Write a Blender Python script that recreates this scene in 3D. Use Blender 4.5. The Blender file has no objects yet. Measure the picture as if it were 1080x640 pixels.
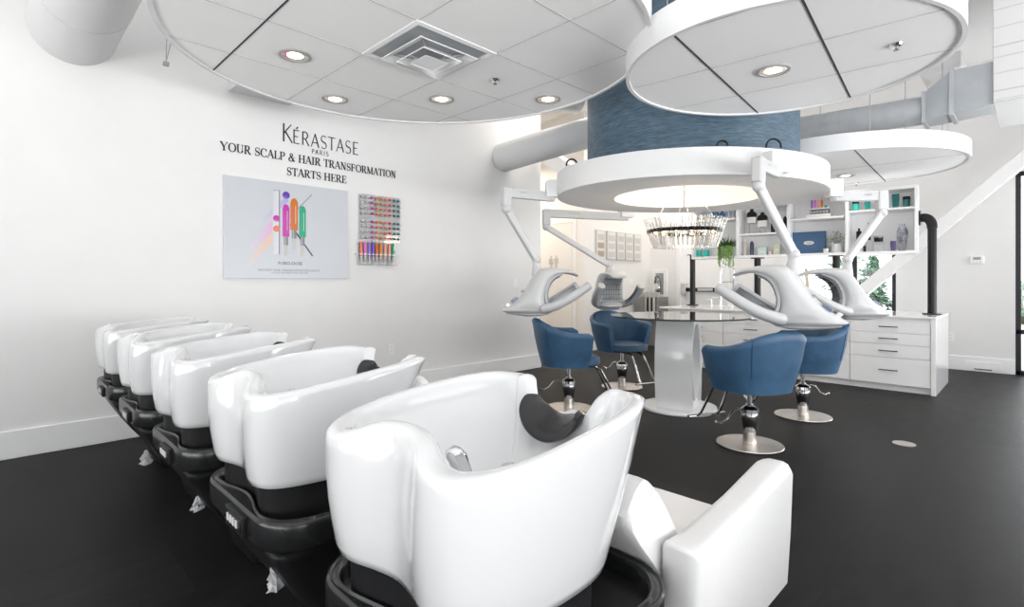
import bpy, math, random
from mathutils import Vector, Matrix
random.seed(7)
PI = math.pi
S2 = 2 ** .5
C = bpy.context.scene.collection
sc = bpy.context.scene

# ---------------------------------------------------------------- survey of the room
# camera at (0,0,1.25) looking level along (1,1); f = 552 px in the 1080 frame, horizon on row 297
EYE = 1.25
def at_height(u, v, z):
    D = 552 * (z - EYE) / (297 - v); l = (u - 540) / 552 * D
    return ((D + l) / S2, (D - l) / S2)
def height_at(x, y, v):
    return EYE + (297 - v) / 552 * (x + y) / S2
def on_y(u, Y):
    return Y * (u + 12) / (1092 - u)
def on_x(u, X):
    return X * (1092 - u) / (u + 12)

# ---------------------------------------------------------------- materials
def mat(name, col, rough=.5, metal=0, coat=0, bump=0, bscale=60, var=0, vscale=5, spec=.5, stretch=None,
        emit=None, estr=0, trans=0, ior=1.45, sheen=0):
    m = bpy.data.materials.new(name); m.use_nodes = True
    nt = m.node_tree; b = nt.nodes['Principled BSDF']
    b.inputs['Base Color'].default_value = (*col, 1)
    b.inputs['Roughness'].default_value = rough
    b.inputs['Metallic'].default_value = metal
    b.inputs['Coat Weight'].default_value = coat
    b.inputs['Coat Roughness'].default_value = .05
    b.inputs['Specular IOR Level'].default_value = spec
    b.inputs['Transmission Weight'].default_value = trans
    b.inputs['IOR'].default_value = ior
    b.inputs['Sheen Weight'].default_value = sheen
    tc = nt.nodes.new('ShaderNodeTexCoord'); mp = nt.nodes.new('ShaderNodeMapping')
    nt.links.new(tc.outputs['Object'], mp.inputs['Vector'])
    if stretch: mp.inputs['Scale'].default_value = stretch
    if emit:
        b.inputs['Emission Color'].default_value = (*emit, 1); b.inputs['Emission Strength'].default_value = estr
    n = nt.nodes.new('ShaderNodeTexNoise'); n.inputs['Scale'].default_value = vscale; n.inputs['Detail'].default_value = 4
    nt.links.new(mp.outputs[0], n.inputs['Vector'])
    r = nt.nodes.new('ShaderNodeValToRGB')
    v = max(var, .01)
    r.color_ramp.elements[0].position = .3; r.color_ramp.elements[1].position = .7
    r.color_ramp.elements[0].color = (*[max(0, c * (1 - v)) for c in col], 1)
    r.color_ramp.elements[1].color = (*[min(1, c * (1 + v)) for c in col], 1)
    nt.links.new(n.outputs['Fac'], r.inputs['Fac']); nt.links.new(r.outputs[0], b.inputs['Base Color'])
    if bump:
        n2 = nt.nodes.new('ShaderNodeTexNoise'); n2.inputs['Scale'].default_value = bscale; n2.inputs['Detail'].default_value = 3
        nt.links.new(mp.outputs[0], n2.inputs['Vector'])
        bp = nt.nodes.new('ShaderNodeBump'); bp.inputs['Strength'].default_value = bump; bp.inputs['Distance'].default_value = .004
        nt.links.new(n2.outputs['Fac'], bp.inputs['Height']); nt.links.new(bp.outputs[0], b.inputs['Normal'])
    return m

M = {}
M['wall'] = mat('wall_paint', (.82, .815, .81), .6, bump=.1, bscale=300, var=.005)
M['hall'] = mat('hall_paint', (.85, .83, .80), .6, bump=.1, bscale=300)
M['ceil'] = mat('ceiling_paint', (.88, .88, .88), .8)
M['trim'] = mat('trim_paint', (.88, .88, .88), .35)
M['cloud'] = mat('cloud_panel', (.95, .945, .94), .85, bump=.15, bscale=400)
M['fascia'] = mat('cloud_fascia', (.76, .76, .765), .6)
M['joint'] = mat('joint_dark', (.05, .05, .05), .8)
M['jointl'] = mat('joint_light', (.50, .49, .48), .8)
M['ceramic'] = mat('ceramic_white', (.68, .684, .69), .1, coat=1, spec=.6)
M['gloss'] = mat('gloss_white', (.80, .80, .805), .15, coat=.6)
M['leather_w'] = mat('white_vinyl', (.68, .675, .672), .35, bump=.12, bscale=250)
M['plastic_b'] = mat('black_plastic', (.012, .012, .013), .4, spec=.25, bump=.1, bscale=250)
M['plastic_s'] = mat('satin_black', (.014, .0145, .015), .2, spec=.6)
M['rubber'] = mat('black_rubber', (.012, .012, .014), .22, spec=.6)
M['chrome'] = mat('chrome', (.75, .75, .76), .08, metal=1)
M['chrome_d'] = mat('dark_chrome', (.30, .30, .31), .10, metal=1)
M['steel'] = mat('brushed_steel', (.62, .57, .52), .28, metal=1, bump=.1, bscale=30, stretch=(1, 30, 1))
M['navy'] = mat('blue_vinyl', (.042, .105, .195), .42, bump=.35, bscale=180, var=.12, vscale=9, spec=.45)
M['navy_seam'] = mat('blue_seam', (.012, .05, .11), .5)
M['mach'] = mat('machine_white', (.55, .553, .56), .3, coat=.2)
M['mach_g'] = mat('machine_grey', (.42, .44, .46), .35)
M['grille'] = mat('heater_grille', (.16, .17, .18), .3, metal=.6)
M['screen'] = mat('screen_blue', (.10, .13, .22), .15)
M['black_m'] = mat('black_metal', (.010, .010, .011), .3, spec=.3)
M['blackframe'] = mat('black_frame', (.012, .013, .018), .4)
M['counter'] = mat('counter_white', (.90, .90, .905), .12, coat=.4)
M['cabinet'] = mat('cabinet_white', (.90, .90, .905), .3)
M['duct'] = mat('duct_white', (.66, .66, .66), .5)
M['duct_g'] = mat('duct_galvanised', (.42, .44, .46), .45, metal=.3, var=.06)
M['ink'] = mat('lettering_black', (.015, .015, .017), .5)
M['ink_g'] = mat('print_grey', (.25, .25, .27), .6)
M['grey'] = mat('grey_plastic', (.38, .38, .38), .5)
M['symbol'] = mat('symbol_grey', (.60, .57, .54), .5)
M['cabgrey'] = mat('grey_cabinet', (.27, .26, .25), .4, metal=.4, bump=.2, bscale=120, var=.15, vscale=60)
M['paperdark'] = mat('dark_folder', (.03, .03, .03), .5)
M['green'] = mat('leaf_green', (.055, .13, .035), .6, var=.4, vscale=20)
M['green_l'] = mat('leaf_light', (.16, .30, .05), .6, var=.3, vscale=20)
M['sage'] = mat('leaf_sage', (.36, .42, .33), .7, var=.3, vscale=30)
M['tree'] = mat('conifer_green', (.12, .27, .17), .8, var=.5, vscale=6)
M['bark'] = mat('bark_brown', (.12, .08, .05), .9)
M['gravel'] = mat('gravel_ground', (.52, .52, .50), .9, var=.5, vscale=40)
M['wood'] = mat('post_wood', (.35, .26, .18), .7)
def colour(name, c, r=.3): 
    M[name] = mat(name, c, r); return M[name]
colour('teal', (.02, .33, .29)); colour('teal_d', (.02, .17, .17)); colour('turq', (.03, .55, .46)); colour('purple_g', (.12, .09, .22))
colour('boxblue', (.035, .11, .23), .4); colour('boxnavy', (.05, .05, .10)); colour('paleblue', (.52, .66, .66)); colour('palegreen', (.58, .60, .42))
colour('pink', (.72, .50, .50)); colour('beige', (.62, .56, .50)); colour('skyblue', (.05, .17, .33)); colour('greyblue', (.45, .52, .58))
colour('c_purple', (.20, .08, .55), .15); colour('c_magenta', (.55, .04, .40), .15); colour('c_violet', (.13, .06, .42), .15)
colour('c_orange', (.75, .20, .03), .15); colour('c_coral', (.80, .22, .16), .15); colour('c_red', (.75, .07, .06), .15)
colour('c_green', (.02, .38, .22), .15); colour('c_teal', (.03, .16, .19), .15); colour('c_salmon', (.82, .36, .25), .15)
colour('c_lilac', (.30, .20, .62), .15); colour('c_pink', (.75, .20, .65), .15); colour('c_rust', (.62, .17, .03), .15)
colour('poster', (.60, .62, .66), .25); colour('silver', (.55, .55, .57), .2)
colour('picwhite', (.74, .72, .69), .5); colour('pictan', (.42, .35, .28), .6); colour('picgrey', (.58, .57, .55), .6)
colour('marble', (.40, .42, .46), .2)
M['marble'] = mat('marbled', (.36, .38, .44), .15, var=.9, vscale=12)

def glassy(name, tint, fac_bias=.08, rough=0):
    m = bpy.data.materials.new(name); m.use_nodes = True; nt = m.node_tree
    nt.nodes.clear(); o = nt.nodes.new('ShaderNodeOutputMaterial')
    t = nt.nodes.new('ShaderNodeBsdfTransparent'); t.inputs[0].default_value = (*tint, 1)
    g = nt.nodes.new('ShaderNodeBsdfGlossy'); g.inputs['Roughness'].default_value = rough
    f = nt.nodes.new('ShaderNodeFresnel'); f.inputs[0].default_value = 1.5
    a = nt.nodes.new('ShaderNodeMath'); a.operation = 'ADD'; a.inputs[1].default_value = fac_bias; a.use_clamp = True
    mx = nt.nodes.new('ShaderNodeMixShader')
    nt.links.new(f.outputs[0], a.inputs[0]); nt.links.new(a.outputs[0], mx.inputs[0])
    nt.links.new(t.outputs[0], mx.inputs[1]); nt.links.new(g.outputs[0], mx.inputs[2]); nt.links.new(mx.outputs[0], o.inputs[0])
    return m
M['pane'] = glassy('window_glass', (.98, .99, .99), 0)
M['tableglass'] = glassy('table_glass', (.93, .95, .94), .25)
M['glassedge'] = mat('glass_edge', (.03, .055, .055), .1)
M['acrylic'] = glassy('acrylic', (.99, .99, .99), -.02)
M['crystal'] = glassy('crystal', (.93, .93, .93), .12, .25)
M['bag'] = mat('plastic_film', (.72, .73, .74), .2, trans=.35)
M['bulb'] = mat('bulb', (1, .8, .5), .3, emit=(1, .72, .40), estr=30)
M['lampglow'] = mat('lamp_glow', (1, .95, .85), .3, emit=(1, .86, .66), estr=9)
M['reflector'] = mat('lamp_reflector', (.85, .74, .62), .15, metal=.9)

def gradient_mat(name, c0, c1, axis=0, p0=0, p1=1):
    m = bpy.data.materials.new(name); m.use_nodes = True; nt = m.node_tree; b = nt.nodes['Principled BSDF']
    tc = nt.nodes.new('ShaderNodeTexCoord'); sp = nt.nodes.new('ShaderNodeSeparateXYZ'); r = nt.nodes.new('ShaderNodeValToRGB')
    nt.links.new(tc.outputs['Generated'], sp.inputs[0]); nt.links.new(sp.outputs[axis], r.inputs[0])
    r.color_ramp.elements[0].color = (*c0, 1); r.color_ramp.elements[1].color = (*c1, 1)
    r.color_ramp.elements[0].position = p0; r.color_ramp.elements[1].position = p1
    nt.links.new(r.outputs[0], b.inputs['Base Color']); b.inputs['Roughness'].default_value = .3
    return m

def floor_mat():
    m = bpy.data.materials.new('charcoal_floor'); m.use_nodes = True; nt = m.node_tree; b = nt.nodes['Principled BSDF']
    L = nt.links.new
    tc = nt.nodes.new('ShaderNodeTexCoord')
    br = nt.nodes.new('ShaderNodeTexBrick'); br.inputs['Scale'].default_value = 1
    br.inputs['Brick Width'].default_value = 1.2; br.inputs['Row Height'].default_value = .6
    br.inputs['Mortar Size'].default_value = .0018; br.inputs['Color1'].default_value = (.017, .016, .016, 1)
    br.inputs['Color2'].default_value = (.022, .021, .0205, 1); br.inputs['Mortar'].default_value = (.012, .012, .012, 1)
    L(tc.outputs['Object'], br.inputs['Vector'])
    mp = nt.nodes.new('ShaderNodeMapping'); mp.inputs['Scale'].default_value = (1, 3, 1); L(tc.outputs['Object'], mp.inputs['Vector'])
    n = nt.nodes.new('ShaderNodeTexNoise'); n.inputs['Scale'].default_value = 4; n.inputs['Detail'].default_value = 8; L(mp.outputs[0], n.inputs['Vector'])
    r = nt.nodes.new('ShaderNodeMapRange'); r.inputs['From Min'].default_value = .3; r.inputs['From Max'].default_value = .7
    r.inputs['To Min'].default_value = .75; r.inputs['To Max'].default_value = 1.3; L(n.outputs['Fac'], r.inputs['Value'])
    mx = nt.nodes.new('ShaderNodeVectorMath'); mx.operation = 'SCALE'; L(br.outputs['Color'], mx.inputs[0]); L(r.outputs[0], mx.inputs['Scale'])
    L(mx.outputs[0], b.inputs['Base Color'])
    r2 = nt.nodes.new('ShaderNodeMapRange'); r2.inputs['To Min'].default_value = .36; r2.inputs['To Max'].default_value = .50
    L(n.outputs['Fac'], r2.inputs['Value']); L(r2.outputs[0], b.inputs['Roughness'])
    n2 = nt.nodes.new('ShaderNodeTexNoise'); n2.inputs['Scale'].default_value = 90; L(mp.outputs[0], n2.inputs['Vector'])
    bp = nt.nodes.new('ShaderNodeBump'); bp.inputs['Strength'].default_value = .35; bp.inputs['Distance'].default_value = .003
    L(n2.outputs['Fac'], bp.inputs['Height']); L(bp.outputs[0], b.inputs['Normal'])
    b.inputs['Specular IOR Level'].default_value = .06
    return m
M['floor'] = floor_mat()

def drum_mat():
    m = bpy.data.materials.new('blue_grasscloth'); m.use_nodes = True; nt = m.node_tree; b = nt.nodes['Principled BSDF']
    L = nt.links.new
    tc = nt.nodes.new('ShaderNodeTexCoord'); mp = nt.nodes.new('ShaderNodeMapping'); mp.inputs['Scale'].default_value = (9, 9, 130)
    L(tc.outputs['Object'], mp.inputs['Vector'])
    n = nt.nodes.new('ShaderNodeTexNoise'); n.inputs['Scale'].default_value = 1; n.inputs['Detail'].default_value = 5; n.inputs['Roughness'].default_value = .7
    L(mp.outputs[0], n.inputs['Vector'])
    r = nt.nodes.new('ShaderNodeValToRGB'); e = r.color_ramp.elements
    e[0].position = .32; e[0].color = (.022, .046, .070, 1); e[1].position = .7; e[1].color = (.125, .19, .25, 1)
    x = r.color_ramp.elements.new(.5); x.color = (.050, .095, .138, 1)
    L(n.outputs['Fac'], r.inputs[0]); L(r.outputs[0], b.inputs['Base Color']); b.inputs['Roughness'].default_value = .5
    bp = nt.nodes.new('ShaderNodeBump'); bp.inputs['Strength'].default_value = .4; bp.inputs['Distance'].default_value = .005
    L(n.outputs['Fac'], bp.inputs['Height']); L(bp.outputs[0], b.inputs['Normal'])
    return m
M['drum'] = drum_mat()

def disc_mat():
    m = bpy.data.materials.new('turned_steel'); m.use_nodes = True; nt = m.node_tree; b = nt.nodes['Principled BSDF']
    b.inputs['Base Color'].default_value = (.66, .62, .58, 1); b.inputs['Metallic'].default_value = 1; b.inputs['Roughness'].default_value = .26
    L = nt.links.new
    tc = nt.nodes.new('ShaderNodeTexCoord'); w = nt.nodes.new('ShaderNodeTexWave'); w.wave_type = 'RINGS'; w.rings_direction = 'Z'
    w.inputs['Scale'].default_value = 60; L(tc.outputs['Object'], w.inputs['Vector'])
    bp = nt.nodes.new('ShaderNodeBump'); bp.inputs['Strength'].default_value = .25; bp.inputs['Distance'].default_value = .001
    L(w.outputs['Fac'], bp.inputs['Height']); L(bp.outputs[0], b.inputs['Normal'])
    b.inputs['Anisotropic'].default_value = .7
    return m
M['disc'] = disc_mat()

# ---------------------------------------------------------------- mesh builder
class MB:
    def __init__(s): s.v = []; s.f = []; s.T = None
    def add(s, vs, fs):
        n = len(s.v)
        if s.T is not None: vs = [s.T @ Vector(p) for p in vs]
        s.v += [tuple(p) for p in vs]; s.f += [tuple(i + n for i in f) for f in fs]; return s
    def box(s, x0, y0, z0, x1, y1, z1):
        v = [(x0, y0, z0), (x1, y0, z0), (x1, y1, z0), (x0, y1, z0), (x0, y0, z1), (x1, y0, z1), (x1, y1, z1), (x0, y1, z1)]
        return s.add(v, [(3, 2, 1, 0), (4, 5, 6, 7), (0, 1, 5, 4), (1, 2, 6, 5), (2, 3, 7, 6), (3, 0, 4, 7)])
    def loft(s, rings, cap0=True, cap1=True, closed=True):
        n = len(rings[0]); vs = [p for r in rings for p in r]; fs = []
        m = n if closed else n - 1
        for i in range(len(rings) - 1):
            for j in range(m):
                k = (j + 1) % n
                fs.append((i * n + j, i * n + k, (i + 1) * n + k, (i + 1) * n + j))
        if cap0: fs.append(tuple(range(n - 1, -1, -1)))
        if cap1: fs.append(tuple((len(rings) - 1) * n + j for j in range(n)))
        return s.add(vs, fs)
    def prism(s, poly, z0, z1):
        return s.loft([[(x, y, z0) for x, y in poly], [(x, y, z1) for x, y in poly]])
    def lathe(s, prof, n=32, c=(0, 0), sx=1, sy=1, rot=0, caps=True):
        R = []
        for r, z in prof:
            ring = []
            for k in range(n):
                a = 2 * PI * k / n; x, y = r * sx * math.cos(a), r * sy * math.sin(a)
                ring.append((c[0] + x * math.cos(rot) - y * math.sin(rot), c[1] + x * math.sin(rot) + y * math.cos(rot), z))
            R.append(ring)
        return s.loft(R, caps, caps)
    def tube(s, pts, rad, n=12, flat=1.0, up=None, cap=True):
        pts = [Vector(p) for p in pts]; R = []
        if not hasattr(rad, '__len__'): rad = [rad] * len(pts)
        prev = None
        for i, p in enumerate(pts):
            t = (pts[min(i + 1, len(pts) - 1)] - pts[max(i - 1, 0)]).normalized()
            if prev is None:
                a = Vector(up) if up else (Vector((0, 0, 1)) if abs(t.z) < .9 else Vector((1, 0, 0)))
                prev = (a - t * a.dot(t)).normalized()
            else: prev = (prev - t * prev.dot(t)).normalized()
            b = t.cross(prev)
            r = rad[i]
            rr = (r, r * flat) if not hasattr(r, '__len__') else r
            R.append([tuple(p + prev * (rr[1] * math.cos(2 * PI * k / n)) + b * (rr[0] * math.sin(2 * PI * k / n))) for k in range(n)])
        return s.loft(R, cap, cap)
    def bar(s, p, q, w, h, up=(0, 0, 1)):
        p, q = Vector(p), Vector(q); t = (q - p).normalized(); u = Vector(up); u = (u - t * u.dot(t)).normalized(); b = t.cross(u)
        R = [[tuple(c + b * (sx * w / 2) + u * (sy * h / 2)) for sx, sy in ((-1, -1), (1, -1), (1, 1), (-1, 1))] for c in (p, q)]
        return s.loft(R)
    def ball(s, c, r, n=14, m=8):
        rx, ry, rz = r if hasattr(r, '__len__') else (r, r, r)
        return s.loft([[(c[0] + rx * math.sin(PI * i / m) * math.cos(2 * PI * k / n), c[1] + ry * math.sin(PI * i / m) * math.sin(2 * PI * k / n), c[2] - rz * math.cos(PI * i / m)) for k in range(n)]
                       for i in [.06] + list(range(1, m)) + [m - .06]])
    def build(s, name, m, parent=None, bevel=0, seg=2, smooth=True, ang=35, sub=0, kind=None):
        me = bpy.data.meshes.new(name); me.from_pydata(s.v, [], s.f); me.validate(); me.update()
        import bmesh
        b = bmesh.new(); b.from_mesh(me); bmesh.ops.recalc_face_normals(b, faces=b.faces); b.to_mesh(me); b.free()
        me.materials.append(m if not isinstance(m, str) else M[m])
        if smooth:
            me.polygons.foreach_set('use_smooth', [True] * len(me.polygons))
            if not sub: me.set_sharp_from_angle(angle=math.radians(ang))
        o = bpy.data.objects.new(name, me); C.objects.link(o)
        if parent is not None: o.parent = parent
        if bevel:
            d = o.modifiers.new('bevel', 'BEVEL'); d.width = bevel; d.segments = seg; d.limit_method = 'ANGLE'; d.angle_limit = math.radians(40)
        if sub:
            d = o.modifiers.new('sub', 'SUBSURF'); d.levels = sub; d.render_levels = sub
        if kind: o['kind'] = kind
        return o

def tag(o, label, cat, group=None, kind=None):
    o['label'] = label; o['category'] = cat
    if group: o['group'] = group
    if kind: o['kind'] = kind
    return o
def thing(name, label, cat, loc=(0, 0, 0), rz=0, group=None):
    o = bpy.data.objects.new(name, None); C.objects.link(o); o.location = loc; o.rotation_euler = (0, 0, rz)
    o.empty_display_size = .1
    return tag(o, label, cat, group)
def copy_tree(o, parent=None):
    c = o.copy(); C.objects.link(c); c.parent = parent
    for ch in list(o.children): copy_tree(ch, c)
    return c
def structure(mb, name, m, bevel=0, label=None, **k):
    o = mb.build(name, m, None, bevel, **k); o['kind'] = 'structure'
    if label: o['label'] = label
    return o
def arc_pts(cx, cy, rx, ry, a0, a1, n):
    return [(cx + rx * math.cos(math.radians(a0 + (a1 - a0) * i / n)), cy + ry * math.sin(math.radians(a0 + (a1 - a0) * i / n))) for i in range(n + 1)]
def catmull(P, n=6, closed=True):
    out = []; N = len(P)
    for i in range(N if closed else N - 1):
        g = lambda k: P[k % N] if closed else P[max(0, min(N - 1, k))]
        p0, p1, p2, p3 = [Vector(g(i + d)) for d in (-1, 0, 1, 2)]
        for j in range(n):
            t = j / n
            out.append(.5 * ((2 * p1) + (p2 - p0) * t + (2 * p0 - 5 * p1 + 4 * p2 - p3) * t * t + (3 * p1 - p0 - 3 * p2 + p3) * t ** 3))
    if not closed: out.append(Vector(P[-1]))
    return out

# ================================================================ SETTING
YL = 5.12; XE = 5.71; XB = 9.76; YH = 5.70; XD = 7.52; ZC = 4.3
structure(MB().box(-4, -4.5, -.1, 10.0, 8.6, 0), 'floor', 'floor')
structure(MB().box(-4, -4.5, ZC, 10.0, 8.6, ZC + .15), 'ceiling', 'ceil')
structure(MB().box(-4, YL, 0, XE, YL + .18, ZC), 'wall_left', 'wall')
structure(MB().box(-4.1, YL - .018, 0, XE, YL, .20), 'baseboard_left', 'trim', bevel=.006)
structure(MB().box(XE - .18, YL + .18, 0, XE, 8.6, ZC), 'wall_hall_left', 'hall')
structure(MB().box(XD, YH, 0, XD + .15, 8.6, ZC), 'wall_restroom', 'hall')
structure(MB().box(XD + .15, YH, 0, XB, YH + .15, ZC), 'wall_pictures', 'hall')
structure(MB().box(XE - .18, 8.45, 0, XD + .2, 8.6, ZC), 'wall_hall_end', 'hall')
structure(MB().box(XD - .015, YH - .015, 0, XD, 8.4, .14).box(XD - .015, YH - .015, 0, XB, YH, .14), 'baseboard_hall', 'trim')
# back wall with two window openings
w = MB()
W1 = (1.50, 2.95); W2 = (-1.9, .19); WT1 = 2.45; WT2 = height_at(XB, .19, 181)
w.box(XB, W1[1], 0, XB + .2, YH + .1, ZC)
w.box(XB, W2[1], 0, XB + .2, W1[0], ZC)
w.box(XB, W1[0], WT1, XB + .2, W1[1], ZC)
w.box(XB, W2[0], WT2, XB + .2, W2[1], ZC)
w.box(XB, -4.5, 0, XB + .2, W2[0], ZC)
structure(w, 'wall_back', 'wall')
structure(MB().box(XB - .018, W2[1] + .0, 0, XB, W1[0], .20), 'baseboard_back', 'trim', bevel=.005)
def window(n, y0, y1, z1, bars, mull=()):
    f = MB(); t = .055; x0, x1 = XB + .03, XB + .13
    f.box(x0, y0, 0, x1, y0 + t, z1).box(x0, y1 - t, 0, x1, y1, z1).box(x0, y0, 0, x1, y1, t).box(x0, y0, z1 - t, x1, y1, z1)
    for z in bars: f.box(x0, y0, z - .03, x1, y1, z + .03)
    for y in mull: f.box(x0, y - .035, 0, x1, y + .035, z1)
    o = structure(f, 'window_%d' % n, 'blackframe', bevel=.004)
    MB().box(XB + .075, y0 + .02, .02, XB + .083, y1 - .02, z1 - .02).build('pane', 'pane', o)
window(1, W1[0], W1[1], WT1, [.55], [on_x(902, XB + .08)])
window(2, W2[0], W2[1], WT2, [height_at(XB, .19, 350)], [-.85])
# the glazed shopfront walls behind and to the right of the camera
def front(name, horizontal):
    f = MB(); segs = 5
    L0, L1 = (-4, 9.96) if horizontal else (-4.5, 5.12)
    p = -4.5 if horizontal else -4.0
    def bx(a0, a1, z0, z1, mb, th=.2, off=0):
        if horizontal: mb.box(a0, p - th + off, z0, a1, p + off, z1)
        else: mb.box(p - th + off, a0, z0, p + off, a1, z1)
    wl = MB(); n = 5 if horizontal else 3; wd = (L1 - L0) / n
    bx(L0, L1, 3.3, ZC, wl); bx(L0, L1, 0, .15, wl)
    fr = MB(); pn = MB()
    for i in range(n):
        a = L0 + i * wd
        bx(a, a + .3, .15, 3.3, wl)
        if i == n - 1: bx(L1 - .3, L1, .15, 3.3, wl)
        b0, b1 = a + .3, a + wd - (.3 if i == n - 1 else 0)
        for q in (b0, (b0 + b1) / 2 - .03, b1 - .06): bx(q, q + .06, .15, 3.3, fr, .08, -.06)
        for z in (.15, 2.4, 3.24): bx(b0, b1, z, z + .06, fr, .08, -.06)
        bx(b0 + .01, b1 - .01, .17, 3.28, pn, .008, -.1)
    structure(wl, 'wall_' + name, 'wall')
    o = structure(fr, 'window_%d' % (3 if horizontal else 4), 'blackframe'); pn.build('pane', 'pane', o)
front('right', True); front('rear', False)

# restroom door, exit door
d = MB(); y0, y1 = on_x(604.5, XD), on_x(556, XD)
dr = structure(MB().box(XD - .02, y0, 0, XD, y0 - .07, 2.42).box(XD - .02, y0, 2.33, XD, y1, 2.42), 'trim_1', 'trim', bevel=.004)
dd = structure(MB().box(XD - .012, y0, .01, XD, y1, 2.33), 'door_1', 'hall')
MB().box(XD - .016, y0 - .004, .01, XD - .001, y0 + .006, 2.33).build('gap', 'jointl', dd)
for u, fem in ((581.3, True), (586.6, False)):
    yy = on_x(u, XD - .013); g = MB(); g.T = Matrix.Translation((XD - .014, yy, 1.52)) @ Matrix.Rotation(-PI / 2, 4, 'Z') @ Matrix.Scale(1.15, 4)
    g.ball((0, 0, .175), (.018, .004, .018))
    if fem: g.prism([(-.05, -.004), (.05, -.004), (.05, .004), (-.05, .004)], 0, .001); g.loft([[(-.045, -.004, .05), (.045, -.004, .05), (.045, .004, .05), (-.045, .004, .05)], [(-.018, -.004, .15), (.018, -.004, .15), (.018, .004, .15), (-.018, .004, .15)]])
    else: g.box(-.028, -.004, .06, .028, .004, .15)
    g.box(-.02, -.004, -.04, -.004, .004, .06).box(.004, -.004, -.04, .02, .004, .06)
    g.box(-.042, -.004, .06, -.033, .004, .14).box(.033, -.004, .06, .042, .004, .14)
    g.build('symbol', 'symbol', dd)
ey1, ey0 = on_x(718, XB), on_x(765, XB)
ed = structure(MB().box(XB - .012, ey0, .01, XB, ey1, 2.2), 'door_2', 'cabinet', bevel=.003)
structure(MB().box(XB - .03, ey1, 0, XB, ey1 + .08, 2.28).box(XB - .03, ey0 - .08, 0, XB, ey0, 2.28).box(XB - .03, ey0, 2.2, XB, ey1, 2.28), 'trim_2', 'trim', bevel=.004)
zb = height_at(XB, 4.6, 305)
MB().box(XB - .09, ey0 + .06, zb - .045, XB - .04, ey1 - .12, zb + .03).build('push_bar', 'black_m', ed, .01)
MB().box(XB - .10, ey1 - .15, zb - .12, XB - .012, ey1 - .05, zb + .12).build('lock_case', 'silver', ed, .012)
MB().box(XB - .095, ey0 + .2, zb - .03, XB - .088, ey0 + .5, zb + .02).build('bar_plate', 'silver', ed)

# structural braces
tag(MB().bar((9.5, -.7, 2.84 + .8), (9.5, 3.05, -.05), .14, .17).build('structural_brace', 'trim', None, .01), 'white diagonal steel brace crossing the back wall beside the window', 'brace')
tag(MB().bar((5.62, 5.0, 3.10), (5.62, 3.75, 2.27), .2, .2).build('structural_brace', 'trim', None, .01), 'white diagonal steel brace running down from left wall behind the round ring', 'brace')
# ================================================================ CEILING CLOUDS
def ellipse(c, a, b, rot, n=96):
    r = math.radians(rot)
    return [(c[0] + a * math.cos(t) * math.cos(r) - b * math.sin(t) * math.sin(r), c[1] + a * math.cos(t) * math.sin(r) + b * math.sin(t) * math.cos(r)) for t in [2 * PI * k / n for k in range(n)]]
def clip(c, a, b, rot, p, dr):
    # chord of the ellipse along p + t*dr
    r = math.radians(rot); ca, sa = math.cos(r), math.sin(r)
    f = lambda x, y: ((x * ca + y * sa) / a, (-x * sa + y * ca) / b)
    px, py = f(p[0] - c[0], p[1] - c[1]); dx, dy = f(*dr)
    A = dx * dx + dy * dy; B = 2 * (px * dx + py * dy); Cc = px * px + py * py - 1; D = B * B - 4 * A * Cc
    if D <= 0: return None
    t0, t1 = (-B - D ** .5) / (2 * A), (-B + D ** .5) / (2 * A)
    return (p[0] + t0 * dr[0], p[1] + t0 * dr[1]), (p[0] + t1 * dr[0], p[1] + t1 * dr[1])
def cloud(c, a, b, rot, z, th, label, lines):
    t = thing('ceiling_cloud', label, 'ceiling panel', (c[0], c[1], z), 0, None)
    L = lambda P, zz: [(x - c[0], y - c[1], zz - z) for x, y in P]
    E0 = ellipse(c, a, b, rot); lip = .022; E1 = ellipse(c, a - lip, b - lip, rot)
    m = MB(); m.loft([L(E1, z), L(E0, z), L(E0, z + th), L(E1, z + th), L(E1, z)], False, False); m.build('fascia', 'fascia', t)
    m = MB(); m.loft([L(E1, z + .012), L(E1, z + .05)]); m.build('panel', 'cloud', t)
    for p, dr, wdt, mm in lines:
        s = clip(c, a - lip, b - lip, rot, p, dr)
        if not s: continue
        (x0, y0), (x1, y1) = s; q = MB(); q.bar((x0 - c[0], y0 - c[1], .011), (x1 - c[0], y1 - c[1], .011), wdt, .004); q.build('panel_joint', mm, t)
    w = MB()
    for k in range(6):
        x, y = ellipse(c, a * .8, b * .8, rot, 6)[k]; w.tube([(x - c[0], y - c[1], .05), (x - c[0], y - c[1], ZC - z)], .004, 6)
    w.build('hanger_wire', 'grey', t)
    return t
Z1 = EYE + 1.42; Z2 = EYE + 1.30; ZR = EYE + .84
g1 = []
for k in range(-3, 4):
    g1.append(((1.075 + .588 * k, 2.39), (0, 1), .009 if k == 0 else .0045, 'joint' if k == 0 else 'jointl'))
    g1.append(((1.0, 2.39 + .588 * k), (1, 0), .004, 'jointl'))
cloud((1.93, 2.79), 1.45, 1.38, -54.6, Z1, .18, 'largest round white ceiling cloud, holding a square air vent and four lamps', g1)
r = math.radians(5.7); da = (math.cos(r), math.sin(r)); db = (-math.sin(r), math.cos(r))
o2 = at_height(709, 37.5, Z2); n1 = at_height(860, 84.7, Z2); n2 = at_height(864, 45.3, Z2)
g2 = [(o2, da, .010, 'joint'), ((o2[0] + .6 * math.sin(r), o2[1] - .6 * math.cos(r)), da, .010, 'joint'), (n1, db, .004, 'jointl'), (n2, db, .004, 'jointl'),
      ((n2[0] + (n2[0] - n1[0]), n2[1] + (n2[1] - n1[1])), db, .004, 'jointl')]
cloud((3.448, 1.125), .935, .87, -26, Z2, .17, 'medium round white ceiling cloud in front of the blue drum, with one lamp', g2)
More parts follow.
